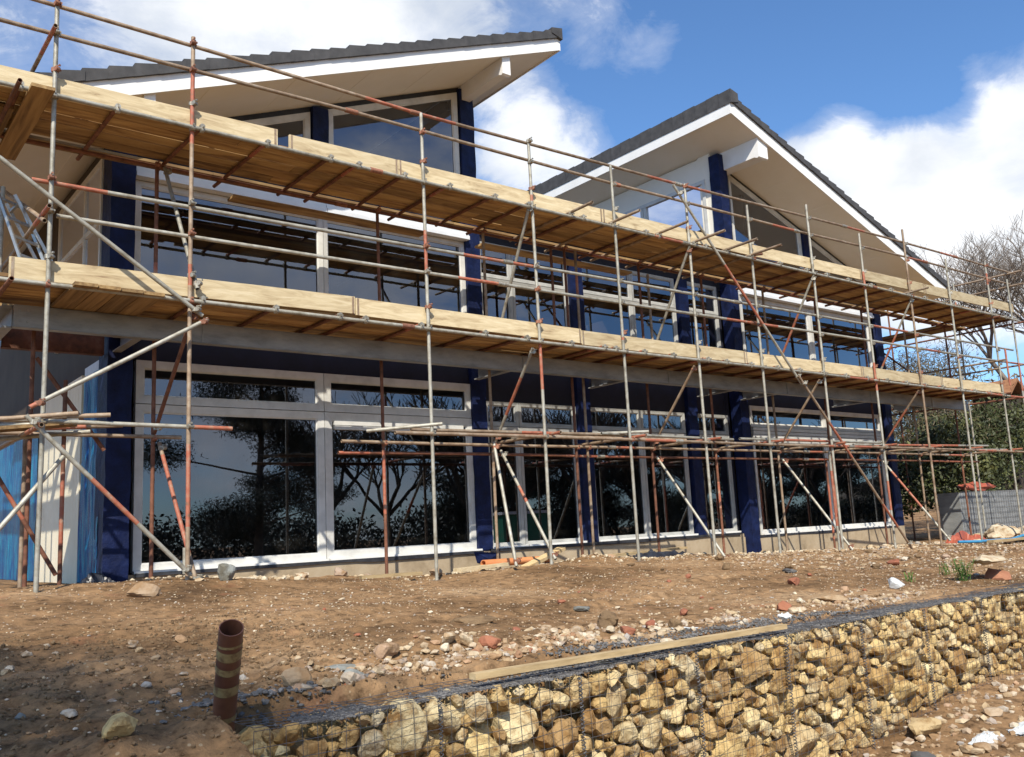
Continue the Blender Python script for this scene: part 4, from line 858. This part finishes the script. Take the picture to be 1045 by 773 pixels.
# clutter on the upper-left lift: a folded aluminium ladder, leaning
def ladder(label, base, top, w, rungs, spread):
    t = thing('ladder', label, 'ladder'); b, tp = Vector(base), Vector(top); side = (tp - b).cross(Vector((0, 0, 1))).normalized()
    for s_ in (-1, 1): MB().obox(b + side * (s_ * w / 2 * spread), tp + side * (s_ * w / 2), .022, .034).build('stile', M['aluminium'], t)
    for k in range(rungs):
        f = (k + .7) / rungs; c = b.lerp(tp, f); ww = w / 2 * (spread + (1 - spread) * f); MB().obox(c - side * ww, c + side * ww, .03, .03).build('rung', M['aluminium'], t)
ladder('aluminium stepladder leaning on the first lift at the left, front half', (2.10, 10.75, 2.83), (1.78, 11.15, 4.0), .34, 5, 1.25)
ladder('aluminium stepladder back half at the left, opened towards the house', (2.45, 11.25, 2.83), (1.80, 11.2, 4.0), .34, 4, 1.2)
o = MB().obox((12.0, 11.3, 2.86), (12.5, 11.2, 3.2), .05, .03).build('timber_offcut', M['plank']); tag(o, 'short timber offcut propped on the first lift in the middle', 'timber offcut')

# ------------------------------------------------------------------ things on the ground
def plank(name, label, p, q, w, h, mat, cat='plank'):
    m = MB(); m.obox((0, 0, 0), Vector(q) - Vector(p), w, h); o = m.build(name, M[mat]); o.location = p; tag(o, label, cat); return o
plank('plank', 'long thin pale timber batten lying along the gabion top', (3.07, 4.30, -.80), (5.93, 4.27, -.818), .065, .034, 'grey_plank')
plank('plank', 'short pale plank with broken end beside the orange pipe', (7.35, 10.55, -.52), (8.35, 10.75, -.50), .16, .045, 'toe')
plank('plank', 'brown plank propped on stones behind the orange pipe', (8.55, 10.6, -.58), (9.95, 11.3, -.35), .15, .05, 'plank')
plank('plank', 'weathered plank lying along the plinth right of the middle', (10.2, 11.0, -.52), (13.2, 11.55, -.50), .18, .04, 'grey_plank')
plank('plank', 'grey weathered plank at the foot of the third front scaffold tube', (5.7, 10.3, -.50), (6.5, 10.15, -.50), .10, .04, 'grey_plank')
plank('plank', 'flat grey board lying on the soil by the last navy post', (21.2, 9.6, -.80), (23.3, 9.4, -.80), .22, .05, 'grey_plank')
m = MB().tube((0, 0, 0), (1.55, .35, -.02), .055, 14); o = m.build('drain_pipe', M['orange']); o.location = (7.95, 10.75, -.47); tag(o, 'orange plastic drain pipe lying on the ground by the second navy post', 'pipe')
# stacked crumpled black sheeting
def crumple(name, label, x, y, sx, sy, h, mat, cat, seed, mt=None):
    n = 16; V, F = [], []; c, s = math.cos(seed), math.sin(seed) * .3
    for j in range(n + 1):
        for i in range(n + 1):
            u, v = i / n * 2 - 1, j / n * 2 - 1; e = max(0, 1 - max(abs(u), abs(v)) ** 3)
            px = x + u * sx * (1 + .25 * float(vnoise(v * 3 + seed, 3, 80))); py = y + v * sy * (1 + .25 * float(vnoise(u * 3 + seed, 4, 81)))
            V.append((px, py, gz(px, py) + .012 + h * e * (.45 + 1.1 * float(vnoise(u * 3 + seed, v * 3, 82)) + .8 * float(vnoise(u * 8 + seed, v * 8, 83)))))
    V2 = [(a, b, c_ - .012) for a, b, c_ in V]; k = len(V)
    for j in range(n):
        for i in range(n): a = j * (n + 1) + i; F += [(a, a + 1, a + n + 2, a + n + 1), (a + k, a + n + 1 + k, a + n + 2 + k, a + 1 + k)]
    o = MB().add(V + V2, F).build(name, M[mat]); tag(o, label, cat)
crumple('plastic_sheet', 'crumpled black polythene on the plank under the middle windows', 11.9, 10.95, .75, .22, .16, 'black_sheet', 'plastic sheet', 1)
crumple('plastic_sheet', 'torn white plastic scrap on the lower ground at the bottom edge', 5.98, 3.66, .15, .035, .04, 'white_rubbish', 'plastic scrap', 2)
crumple('plastic_sheet', 'flat whitish sheet on the lower ground at the bottom right', 7.35, 3.55, .14, .07, .02, 'white_rubbish', 'plastic scrap', 3)
crumple('plastic_sheet', 'whitish scrap half out of the frame at the bottom right corner', 7.75, 3.42, .14, .08, .02, 'white_rubbish', 'plastic scrap', 4)
crumple('plastic_scrap', 'small scrap of blue and white plastic on the gravel strip', 6.45, 4.62, .05, .04, .03, 'white_rubbish', 'plastic scrap', 5)
crumple('plastic_sheet', 'whitish sheet fragment beside the large rounded clod', 5.35, 4.72, .14, .03, .012, 'white_rubbish', 'plastic scrap', 6)
crumple('plastic_sheet', 'black sheet bunched at the foot of the first navy post', 2.95, 11.75, .22, .2, .16, 'black_sheet', 'plastic sheet', 7)
crumple('plastic_sheet', 'red-orange plastic heaped by the far right scaffold feet', 22.7, 10.9, .8, .25, .3, 'red_sheet', 'plastic sheet', 8)
# upright drain pipe in the foreground
dp = thing('drainpipe', 'brown upright drainpipe wrapped in bands of dirty tape in the left foreground', 'pipe', loc=(1.74, 4.56, -.935))
p0, p1 = Vector((.045, .15, -.21)), Vector((-.125, -.445, .56)); d_ = (p1 - p0)
m = MB(); n = 28; a_ = d_.normalized().cross(Vector((1, 0, 0))).normalized(); b_ = a_.cross(d_.normalized())
ring = lambda t, r: [p0 + d_ * t + (a_ * math.cos(2 * math.pi * i / n) + b_ * math.sin(2 * math.pi * i / n)) * r for i in range(n)]
rs = [ring(0, .055), ring(1, .055), ring(1, .050), ring(0.1, .050)]
for A, B in zip(rs[:-1], rs[1:]): m.add(A + B, [(i, (i + 1) % n, (i + 1) % n + n, i + n) for i in range(n)], 0, True)
m.add(rs[3], [tuple(range(n))]); m.build('pipe_body', M['terracotta'], dp)
for t0, t1 in ((.27, .31), (.42, .455), (.60, .66), (.745, .785), (.83, .885), (.90, .915)):
    m = MB(); tilt = RNG.uniform(-.03, .03); A = [v + d_ * (tilt * math.cos(i / n * 6.28)) for i, v in enumerate(ring(t0, .0568))]; B = [v + d_ * (tilt * math.cos(i / n * 6.28)) for i, v in enumerate(ring(t1, .0568))]
    m.add(A + B, [(i, (i + 1) % n, (i + 1) % n + n, i + n) for i in range(n)], 0, True); m.build('tape_band', M['tape'], dp)
o = rock('broken_collar', 0, 0, (.05, .03, .05), M['orange'], dp, z=0); o.location = (.02, -.03, .03)
# blue hose at right
pts = [(20.4, 9.9), (20.9, 9.65), (21.5, 9.7), (22.1, 9.5), (22.8, 9.55), (23.4, 9.35), (24.0, 9.4), (24.7, 9.25), (25.4, 9.3), (26.4, 9.2), (27.5, 9.25)]
m = MB()
for (xa, ya), (xb, yb) in zip(pts[:-1], pts[1:]): m.tube((xa, ya, gz(xa, ya) + .09), (xb, yb, gz(xb, yb) + .09), .032, 8, hollow=False)
tag(m.build('hose', M['blue_hose']), 'blue hose snaking over the soil at the far right', 'hose')
# weeds
def weed(label, x, y, h, n, seed):
    r = random.Random(seed); m = MB()
    for i in range(n):
        a = r.uniform(0, 6.28); l = h * r.uniform(.5, 1); bx_ = x + r.uniform(-.06, .06); by_ = y + r.uniform(-.05, .05); z = gz(bx_, by_)
        d = Vector((math.cos(a) * .35, math.sin(a) * .35, 1)).normalized(); tip = Vector((bx_, by_, z)) + d * l
        m.tube((bx_, by_, z - .01), tip, .003, 4, hollow=False)
        for k in range(7):
            c = Vector((bx_, by_, z)).lerp(tip, .25 + .75 * k / 7); b = r.uniform(0, 6.28); e = Vector((math.cos(b), math.sin(b), r.uniform(-.2, .6))).normalized() * l * .22; s_ = e.cross(Vector((0, 0, 1))).normalized() * l * .06
            m.add([c, c + e * .5 + s_, c + e, c + e * .5 - s_], [(0, 1, 2, 3)])
    tag(m.build('weed', M['weed']), label, 'weed')
weed('bright green leafy weed left of the pale slab at the right', 10.35, 5.02, .26, 26, 1); weed('small green weed sprout just left of the bigger weed', 9.9, 5.4, .12, 14, 2); weed('small green tuft behind the bigger weed', 10.9, 5.5, .16, 14, 3)

# ------------------------------------------------------------------ far right: walls, hedge, neighbour
m = MB(); m.prism([(24.9, -1.0), (34, -1.0), (34, .45), (24.9, .38)], 11.9, 12.5); rw = thing('retaining_wall', 'grey retaining wall covered with wire mesh at the far right behind the boulder heap', 'wall'); m.build('wall_body', M['beam'], rw)
m = MB()
for k in range(60): m.tube((24.95 + k * .15, 11.88, -.9), (24.95 + k * .15, 11.88, .42), .004, 4, hollow=False)
for k in range(9): m.tube((24.95, 11.875, -.8 + k * .15), (33.9, 11.875, -.8 + k * .15), .004, 4, hollow=False)
m.build('mesh_panel', M['wire'], rw)
V, F = rock_shape(3, (1.1, .28, .12), 6, np.random.default_rng(5), rough=.12); o = np_mesh('bag', V, F, M['red_sheet']); o.location = (26.4, 12.15, .52); tag(o, 'long red-orange sack lying on top of the mesh covered wall', 'sack')

def leaf_cloud(centers, radii, n, size, seed, squash=.8, hollow=.35, thin=1.0):
    r = np.random.default_rng(seed); centers = np.array(centers, float); radii = np.array(radii, float)
    w = radii ** 2; k = r.choice(len(centers), n, p=w / w.sum()); d = r.normal(size=(n, 3)); d /= np.linalg.norm(d, axis=1)[:, None]
    rad = radii[k] * (hollow + (1 - hollow) * r.uniform(0, 1, n) ** .5) * (1 + .25 * r.normal(size=n) * .6)
    c = centers[k] + d * rad[:, None] * [1, 1, squash]
    a = r.normal(size=(n, 3)); a /= np.linalg.norm(a, axis=1)[:, None]; b = np.cross(a, r.normal(size=(n, 3))); b /= np.linalg.norm(b, axis=1)[:, None]
    s = size * r.uniform(.5, 1.3, n)[:, None]
    V = np.stack([c - a * s, c + b * s * .5 * thin, c + a * s, c - b * s * .5 * thin], 1).reshape(-1, 3)
    return V, np.arange(4 * n).reshape(-1, 4)
def branches(base, h, spread, seed, levels=5, r0=.16, n0=5, up=.5, droop=0.0, minr=.006, lean=(0, 0, 1)):
    r = random.Random(seed); m = MB(); tips = []
    def grow(p, d, l, rad, lev):
        segs = 3 if lev < 3 else 2; q = p
        for s_ in range(segs):
            d = (d + Vector((r.uniform(-1, 1), r.uniform(-1, 1), r.uniform(-.6, .9))) * .16).normalized(); e = q + d * (l / segs); r1 = rad * (1 - .28 * (s_ + 1) / segs)
            m.tube(q, e, rad * (1 - .28 * s_ / segs), 6 if lev < 2 else (4 if lev < 4 else 3), hollow=False, r2=max(minr * .7, r1)); q = e
            if lev > 1 and s_ < segs - 1 and lev < levels:
                a = r.uniform(0, 6.28); nd = (d + Vector((math.cos(a), math.sin(a), r.uniform(0, .5))) * .9).normalized(); grow(q, nd, l * .6, max(minr, rad * .5), lev + 1)
        if lev >= levels: tips.append(q); return
        for k in range(r.choice((2, 3, 3)) if lev else n0):
            a = r.uniform(0, 6.28); nd = (d * (1.0 if lev else .8) + Vector((math.cos(a) * spread, math.sin(a) * spread, up * r.uniform(.2, 1)))).normalized(); grow(q, nd, l * r.uniform(.62, .82), max(minr, rad * .62), lev + 1)
    grow(Vector(base), Vector(lean).normalized(), h * .30, r0, 0)
    return m, tips
def bare_tree(name, label, x, y, z, h, seed, mat='twig', spread=.75, levels=5, r0=.16, minr=.012):
    t = thing(name, label, 'tree', loc=(x, y, z)); m, tips = branches((0, 0, -.2), h, spread, seed, levels, r0, minr=minr)
    k = len([1]); m.build('branches', M[mat], t); tk = MB(); tk.tube((0, 0, -.4), (0, 0, h * .1), r0 * 1.25, 8, hollow=False, r2=r0 * 1.05); tk.build('trunk', M[mat], t); return t
bare_tree('bare_tree', 'tall bare leafless tree at the right edge behind the scaffold', 34.8, 13.5, .2, 10.8, 11, spread=.9, levels=7, r0=.17, minr=.0055)
bare_tree('bare_tree', 'slim bare trunk seen between the two scaffold lifts at the right', 33.0, 16.2, 0, 6.0, 17, spread=.45, levels=5, r0=.11, minr=.010)
# evergreen bank and hedges
def bush(name, label, cat, spots, n, size, mat, seed, squash=.8, kind=None, thin=1.0):
    V, F = leaf_cloud([s[:3] for s in spots], [s[3] for s in spots], n, size, seed, squash, thin=thin); o = np_mesh(name, V, F, M[mat]); tag(o, label, cat, kind=kind); return o
bush('ivy_bush', 'large dark ivy-covered bush rising behind the far right wall', 'bush', [(26.5, 13.6, .9, 1.2), (28, 13.4, 1.2, 1.5), (29.6, 13.6, 1.5, 1.5), (27.2, 13.2, 1.9, .9), (30.8, 13.8, 2.0, 1.6), (25.6, 14.0, .6, 1.0), (29.5, 14.2, 2.2, 1.3), (32.4, 13.6, 2.6, 1.3)], 24000, .07, 'leaf_mid', 2)
bush('evergreen_shrub', 'dark evergreen shrub in the shade beyond the last navy post', 'shrub', [(24.4, 15.5, .4, 1.4), (25.6, 16.2, 1.0, 1.6), (24.0, 17.0, .8, 1.8), (26.6, 16.5, 1.6, 1.5), (28.5, 17, 1.5, 1.5)], 9000, .11, 'leaf_dark', 3)
bush('hedge', 'brown winter hedge along the skyline at the right', 'hedge', [(29 + (i // 2) * 1.3, 14.0 + (i // 2) * 1.15, (4.0 if i % 2 else 2.2) + (i // 2) * .2 + .3 * math.sin(i * 2), 1.45) for i in range(26)], 60000, .08, 'leaf_dry', 4, thin=.3)
bush('far_wood', 'distant brown winter wood on the rise at the far right', 'wood', [(52 + i * 4, 18 + (i * 7) % 22, 4 + (i % 3), 3.8) for i in range(12)], 16000, .28, 'leaf_dry', 5, kind='stuff', thin=.5)
hill = MB()
NH = 24
for j in range(2): pass
V = []; F = []
for j in range(9):
    for i in range(NH):
        x = 70 + j * 14; y = -30 + i * 10; V.append((x, y, -2 + 12 * math.sin(min(1, j / 6) * math.pi / 2) + 3 * float(vnoise(i * .5, j * .7, 90))))
for j in range(8):
    for i in range(NH - 1): a = j * NH + i; F.append((a, a + NH, a + NH + 1, a + 1))
hl = MB().add(V, F, 0, True).build('hill', M['leaf_dry']); tag(hl, kind='structure')
# neighbour's small orange-tiled roof
nb = thing('outbuilding', 'small outbuilding with orange clay tiled gable roof beyond the scaffold at the right', 'outbuilding', loc=(33.1, 14.1, .75))
MB().box(-.45, .75, -.6, .6, -1.6, 2.95).build('wall', M['brownwall'], nb)
m = MB(); m.prism([(-.60, 3.0), (.15, 3.55), (.90, 3.0), (.84, 2.93), (.15, 3.45), (-.54, 2.93)], -.75, .75); m.build('roof', M['orange_tile'], nb)
# ------------------------------------------------------------------ trees behind the viewpoint (reflected in the glass, shading the foreground)
def evergreen(name, label, x, y, h, blobs, n, size, seed, mat='leaf_black', z=-1.7):
    t = thing(name, label, 'tree', loc=(x, y, z)); tk = MB(); tk.tube((0, 0, -.3), (.15, 0, h * .93), .2, 8, hollow=False, r2=.05)
    for bx_, by_, bz_, br in blobs: tk.tube((.1, 0, bz_ - .4 - br * .3), (bx_, by_, bz_), .05, 5, hollow=False, r2=.02)
    tk.build('trunk', M['bark'], t)
    V, F = leaf_cloud([b[:3] for b in blobs], [b[3] for b in blobs], n, size, seed, .45, hollow=.1, thin=.35); np_mesh('crown', V, F, M[mat], t); return t
r_ = random.Random(5); bl = []
for k in range(34):
    z = 2.2 + k * .26; w = 4.2 * (1 - (k / 34) ** 1.6) * r_.uniform(.2, 1); a = r_.uniform(0, 6.28); bl.append((math.cos(a) * w, math.sin(a) * w * .5, z, r_.uniform(.6, 1.15)))
evergreen('pine_tree', 'dark spreading pine tree behind the viewpoint, mirrored in the left windows', 14.2, -9.0, 11, [(a * 1.15, b, c, d * 1.45) for a, b, c, d in bl], 110000, .085, 6)
r_ = random.Random(9); bl = [(r_.uniform(-1.9, 1.9), r_.uniform(-1.6, 1.4), 13.0 + r_.uniform(-1.4, 1.8), r_.uniform(.8, 1.3)) for _ in range(24)]
evergreen('fir_tree', 'tall thin-crowned tree behind left of the viewpoint whose soft shade falls on the left foreground', -7.2, -3.9, 15, bl, 24000, .066, 7)
for i, (x, y, h, lab) in enumerate(((27, -11, 10, 'first bare tree behind the viewpoint, mirrored in the middle windows'), (36, -12, 11, 'second bare tree behind the viewpoint, mirrored in the right windows'), (22.5, -13, 9, 'third bare tree behind the viewpoint near the pine'), (47, -12, 10, 'fourth bare tree behind the viewpoint, farthest right'))):
    bare_tree('bare_tree', lab, x, y, -1.7, h, 30 + i, mat='dark_twig', spread=.8, levels=5, r0=.17, minr=.02)
bush('woodland', 'dark hedge and woodland edge behind the viewpoint mirrored in the glass', 'woodland', [(-10 + i * 2.2, -15 - (i * 5) % 4, -.9 + (.6 if i % 3 else .3), 2.0) for i in range(44)], 100000, .12, 'leaf_black', 8, kind='stuff')
src = [o for o in COL.objects if o.get('label', '').startswith(('first bare tree behind', 'third bare tree behind'))]
for i, (x, y, rz) in enumerate(((24.5, -10, 1), (29.5, -13, 2), (32, -10.5, 3), (39.5, -13.5, 4), (43, -11, 5), (51, -13, 1.5), (19.5, -14, 2.6), (56, -12, 3.6))):
    t0 = src[i % 2]; t = t0.copy(); COL.objects.link(t); t.location = (x, y, -1.7); t.rotation_euler = (0, 0, rz)
    tag(t, 'leafless tree in the row behind the viewpoint, mirrored in the ground floor glass', 'tree', 'leafless trees mirrored in the glass')
    for ch in list(t0.children): c = ch.copy(); COL.objects.link(c); c.parent = t
for i, (x, y, h_) in enumerate(((28.5, -15.5, 6.5), (32, -16.5, 7.5), (35.5, -15.5, 6.8), (39, -16.5, 7.6), (43, -15.5, 7.0), (47.5, -16.5, 7.8), (52, -15.5, 7.2), (57, -16.5, 7.8), (62, -16, 7.4), (67, -16.5, 7.6), (72.5, -16, 7.8), (78, -16.5, 7.5))):
    rr = random.Random(60 + i); b_ = [(rr.uniform(-2.0, 2.0), rr.uniform(-.8, .8), rr.uniform(1.0, h_), rr.uniform(1.0, 1.5)) for _ in range(22)]
    t = evergreen('holly_tree', 'dark evergreen in the wood behind the viewpoint, mirrored black in the middle and right windows', x, y, h_, b_, 17000, .16, 200 + i); t['group'] = 'dark evergreens mirrored in the right-hand windows'
gc = thing('site_cabin', 'green site cabin behind the viewpoint mirrored in the windows', 'cabin', loc=(24.5, -6.5, -1.7)); MB().box(-1.2, 1.2, -1, 1, 0, 2.3).build('wall', M['green_sheet'], gc); MB().box(-1.3, 1.3, -1.1, 1.1, 2.3, 2.42).build('roof', M['white'], gc); MB().box(-.5, .3, 1.003, 1.03, .1, 2.0).build('door', M['green_sheet'], gc)

# ------------------------------------------------------------------ world, sun, camera
w = bpy.data.worlds.new('World'); SC.world = w; w.use_nodes = True; nt = w.node_tree; nt.nodes.clear(); L = nt.links.new
out = nt.nodes.new('ShaderNodeOutputWorld'); bg = nt.nodes.new('ShaderNodeBackground'); bg.inputs[1].default_value = .115; L(bg.outputs[0], out.inputs[0])
sky = nt.nodes.new('ShaderNodeTexSky'); sky.sky_type = 'NISHITA'; sky.sun_disc = False; to_sun = Vector((-.8, -1, 1.26)).normalized()
sky.sun_elevation = math.asin(to_sun.z); sky.sun_rotation = math.atan2(to_sun.x, to_sun.y); sky.air_density = 1.0; sky.dust_density = .4; sky.ozone_density = 1.6
tc = nt.nodes.new('ShaderNodeTexCoord')
def vdot(c):
    n = N(nt, 'ShaderNodeVectorMath', operation='DOT_PRODUCT'); L(tc.outputs['Generated'], n.inputs[0]); n.inputs[1].default_value = c; return n.outputs['Value']
CLOUDS = [((0.9016, 0.3352, 0.2734), 4, 11, 0.8), ((0.8304, 0.4538, 0.3233), 1, 6.5, 0.6), ((0.8021, 0.5331, 0.269), 1, 8, 0.7), ((0.8838, 0.4136, 0.2185), 1, 7, 0.5), ((0.7631, 0.6119, 0.208), 1, 7, 0.5), ((0.6225, 0.6938, 0.3621), 1, 6, 0.6), ((0.5586, 0.709, 0.4305), 1, 5, 0.3), ((0.6443, 0.5847, 0.493), 0.2, 4.0, 0.34), ((0.1963, 0.8251, 0.5297), 5, 20, 0.52), ((0.3954, 0.7662, 0.5066), 2, 13, 0.38), ((0.1441, 0.8806, 0.4514), 1, 8, -0.15), ((0.6956, 0.5546, 0.4567), 1, 9, -0.24), ((0.7863, 0.4343, 0.4394), 1, 7, -0.38), ((0.8458, 0.3961, 0.3573), 0.5, 4, -0.5), ((0.8274, 0.3473, 0.4413), 1, 7, -0.5), ((0.8726, 0.309, 0.3782), 0.5, 4, 0.25), ((0.8929, 0.4286, 0.1377), 1, 7, -0.45), ((-0.6, 0.7, 0.38), 5, 35, 0.2), ((0.42, -0.85, 0.22), 5, 30, 0.5), ((-0.2, -0.8, 0.55), 5, 40, 0.25)]
acc = None
for c, inner, outer, amp in CLOUDS:
    mr = N(nt, 'ShaderNodeMapRange', interpolation_type='SMOOTHSTEP'); mr.inputs['From Min'].default_value = math.cos(math.radians(outer)); mr.inputs['From Max'].default_value = math.cos(math.radians(inner)); mr.inputs['To Max'].default_value = amp
    L(vdot(c), mr.inputs['Value'])
    if acc is None: acc = mr.outputs[0]
    else:
        a = N(nt, 'ShaderNodeMath', operation='ADD'); L(acc, a.inputs[0]); L(mr.outputs[0], a.inputs[1]); acc = a.outputs[0]
mp = nt.nodes.new('ShaderNodeMapping'); mp.inputs['Scale'].default_value = (1, 1, 1.6); L(tc.outputs['Generated'], mp.inputs[0])
nz = N(nt, 'ShaderNodeTexNoise', Scale=4.2, Detail=9.0, Roughness=.56, Distortion=.25); L(mp.outputs[0], nz.inputs['Vector'])
ns = N(nt, 'ShaderNodeMath', operation='MULTIPLY_ADD'); L(nz.outputs[0], ns.inputs[0]); ns.inputs[1].default_value = 1.7; ns.inputs[2].default_value = -.85
nw = N(nt, 'ShaderNodeTexNoise', Scale=11.0, Detail=10.0, Roughness=.68, Distortion=.6); L(mp.outputs[0], nw.inputs['Vector'])
nw2 = N(nt, 'ShaderNodeMath', operation='MULTIPLY_ADD'); L(nw.outputs[0], nw2.inputs[0]); nw2.inputs[1].default_value = .75; L(ns.outputs[0], nw2.inputs[2])
nw3 = N(nt, 'ShaderNodeMath', operation='SUBTRACT'); L(nw2.outputs[0], nw3.inputs[0]); nw3.inputs[1].default_value = .375; ns = nw3
sm = N(nt, 'ShaderNodeMath', operation='ADD'); L(acc, sm.inputs[0]); L(ns.outputs[0], sm.inputs[1])
cr = ramp(nt, [(.0, (0, 0, 0)), (.25, (.20, .20, .20)), (.48, (.78, .78, .78)), (.75, (1, 1, 1))]); L(sm.outputs[0], cr.inputs[0])
tint = N(nt, 'ShaderNodeMix', data_type='RGBA', blend_type='MULTIPLY'); tint.inputs['Factor'].default_value = 1; L(sky.outputs[0], tint.inputs['A']); tint.inputs['B'].default_value = (.74, 1.02, 1.30, 1)
nz2 = N(nt, 'ShaderNodeTexNoise', Scale=7.0, Detail=6.0); L(mp.outputs[0], nz2.inputs['Vector'])
cc = ramp(nt, [(.34, (5.2, 5.6, 6.2)), (.5, (7.0, 7.2, 7.5)), (.65, (8.6, 8.6, 8.7))]); L(nz2.outputs[0], cc.inputs[0])
mx = N(nt, 'ShaderNodeMix', data_type='RGBA'); L(cr.outputs[0], mx.inputs['Factor']); L(tint.outputs['Result'], mx.inputs['A']); L(cc.outputs[0], mx.inputs['B']); L(mx.outputs['Result'], bg.inputs[0])

sd = bpy.data.lights.new('sun', 'SUN'); sd.energy = 5.0; sd.angle = math.radians(.53); sd.color = (1, .93, .80)
so = bpy.data.objects.new('sun', sd); so.rotation_euler = (-to_sun).to_track_quat('-Z', 'Y').to_euler(); COL.objects.link(so)
cd = bpy.data.cameras.new('camera'); co = bpy.data.objects.new('camera', cd); COL.objects.link(co); SC.camera = co
Wp, Hp, f_px = 1045, 773, 926.78
cd.sensor_width = 36; cd.lens = f_px / Wp * 36; cd.sensor_fit = 'HORIZONTAL'; cd.clip_end = 3000; cd.clip_start = .05
Rm = Matrix([[0.783188, -0.063197, -0.618566], [-0.6198, -0.158792, -0.768527], [-0.049654, 0.985287, -0.163533]]); co.matrix_world = Rm.to_4x4()
SC.view_settings.view_transform = 'Standard'; SC.view_settings.look = 'None'; SC.view_settings.gamma = 1; SC.view_settings.exposure = .32
SC.render.engine = 'CYCLES'; SC.cycles.max_bounces = 8; SC.cycles.transparent_max_bounces = 12; SC.cycles.use_denoising = True
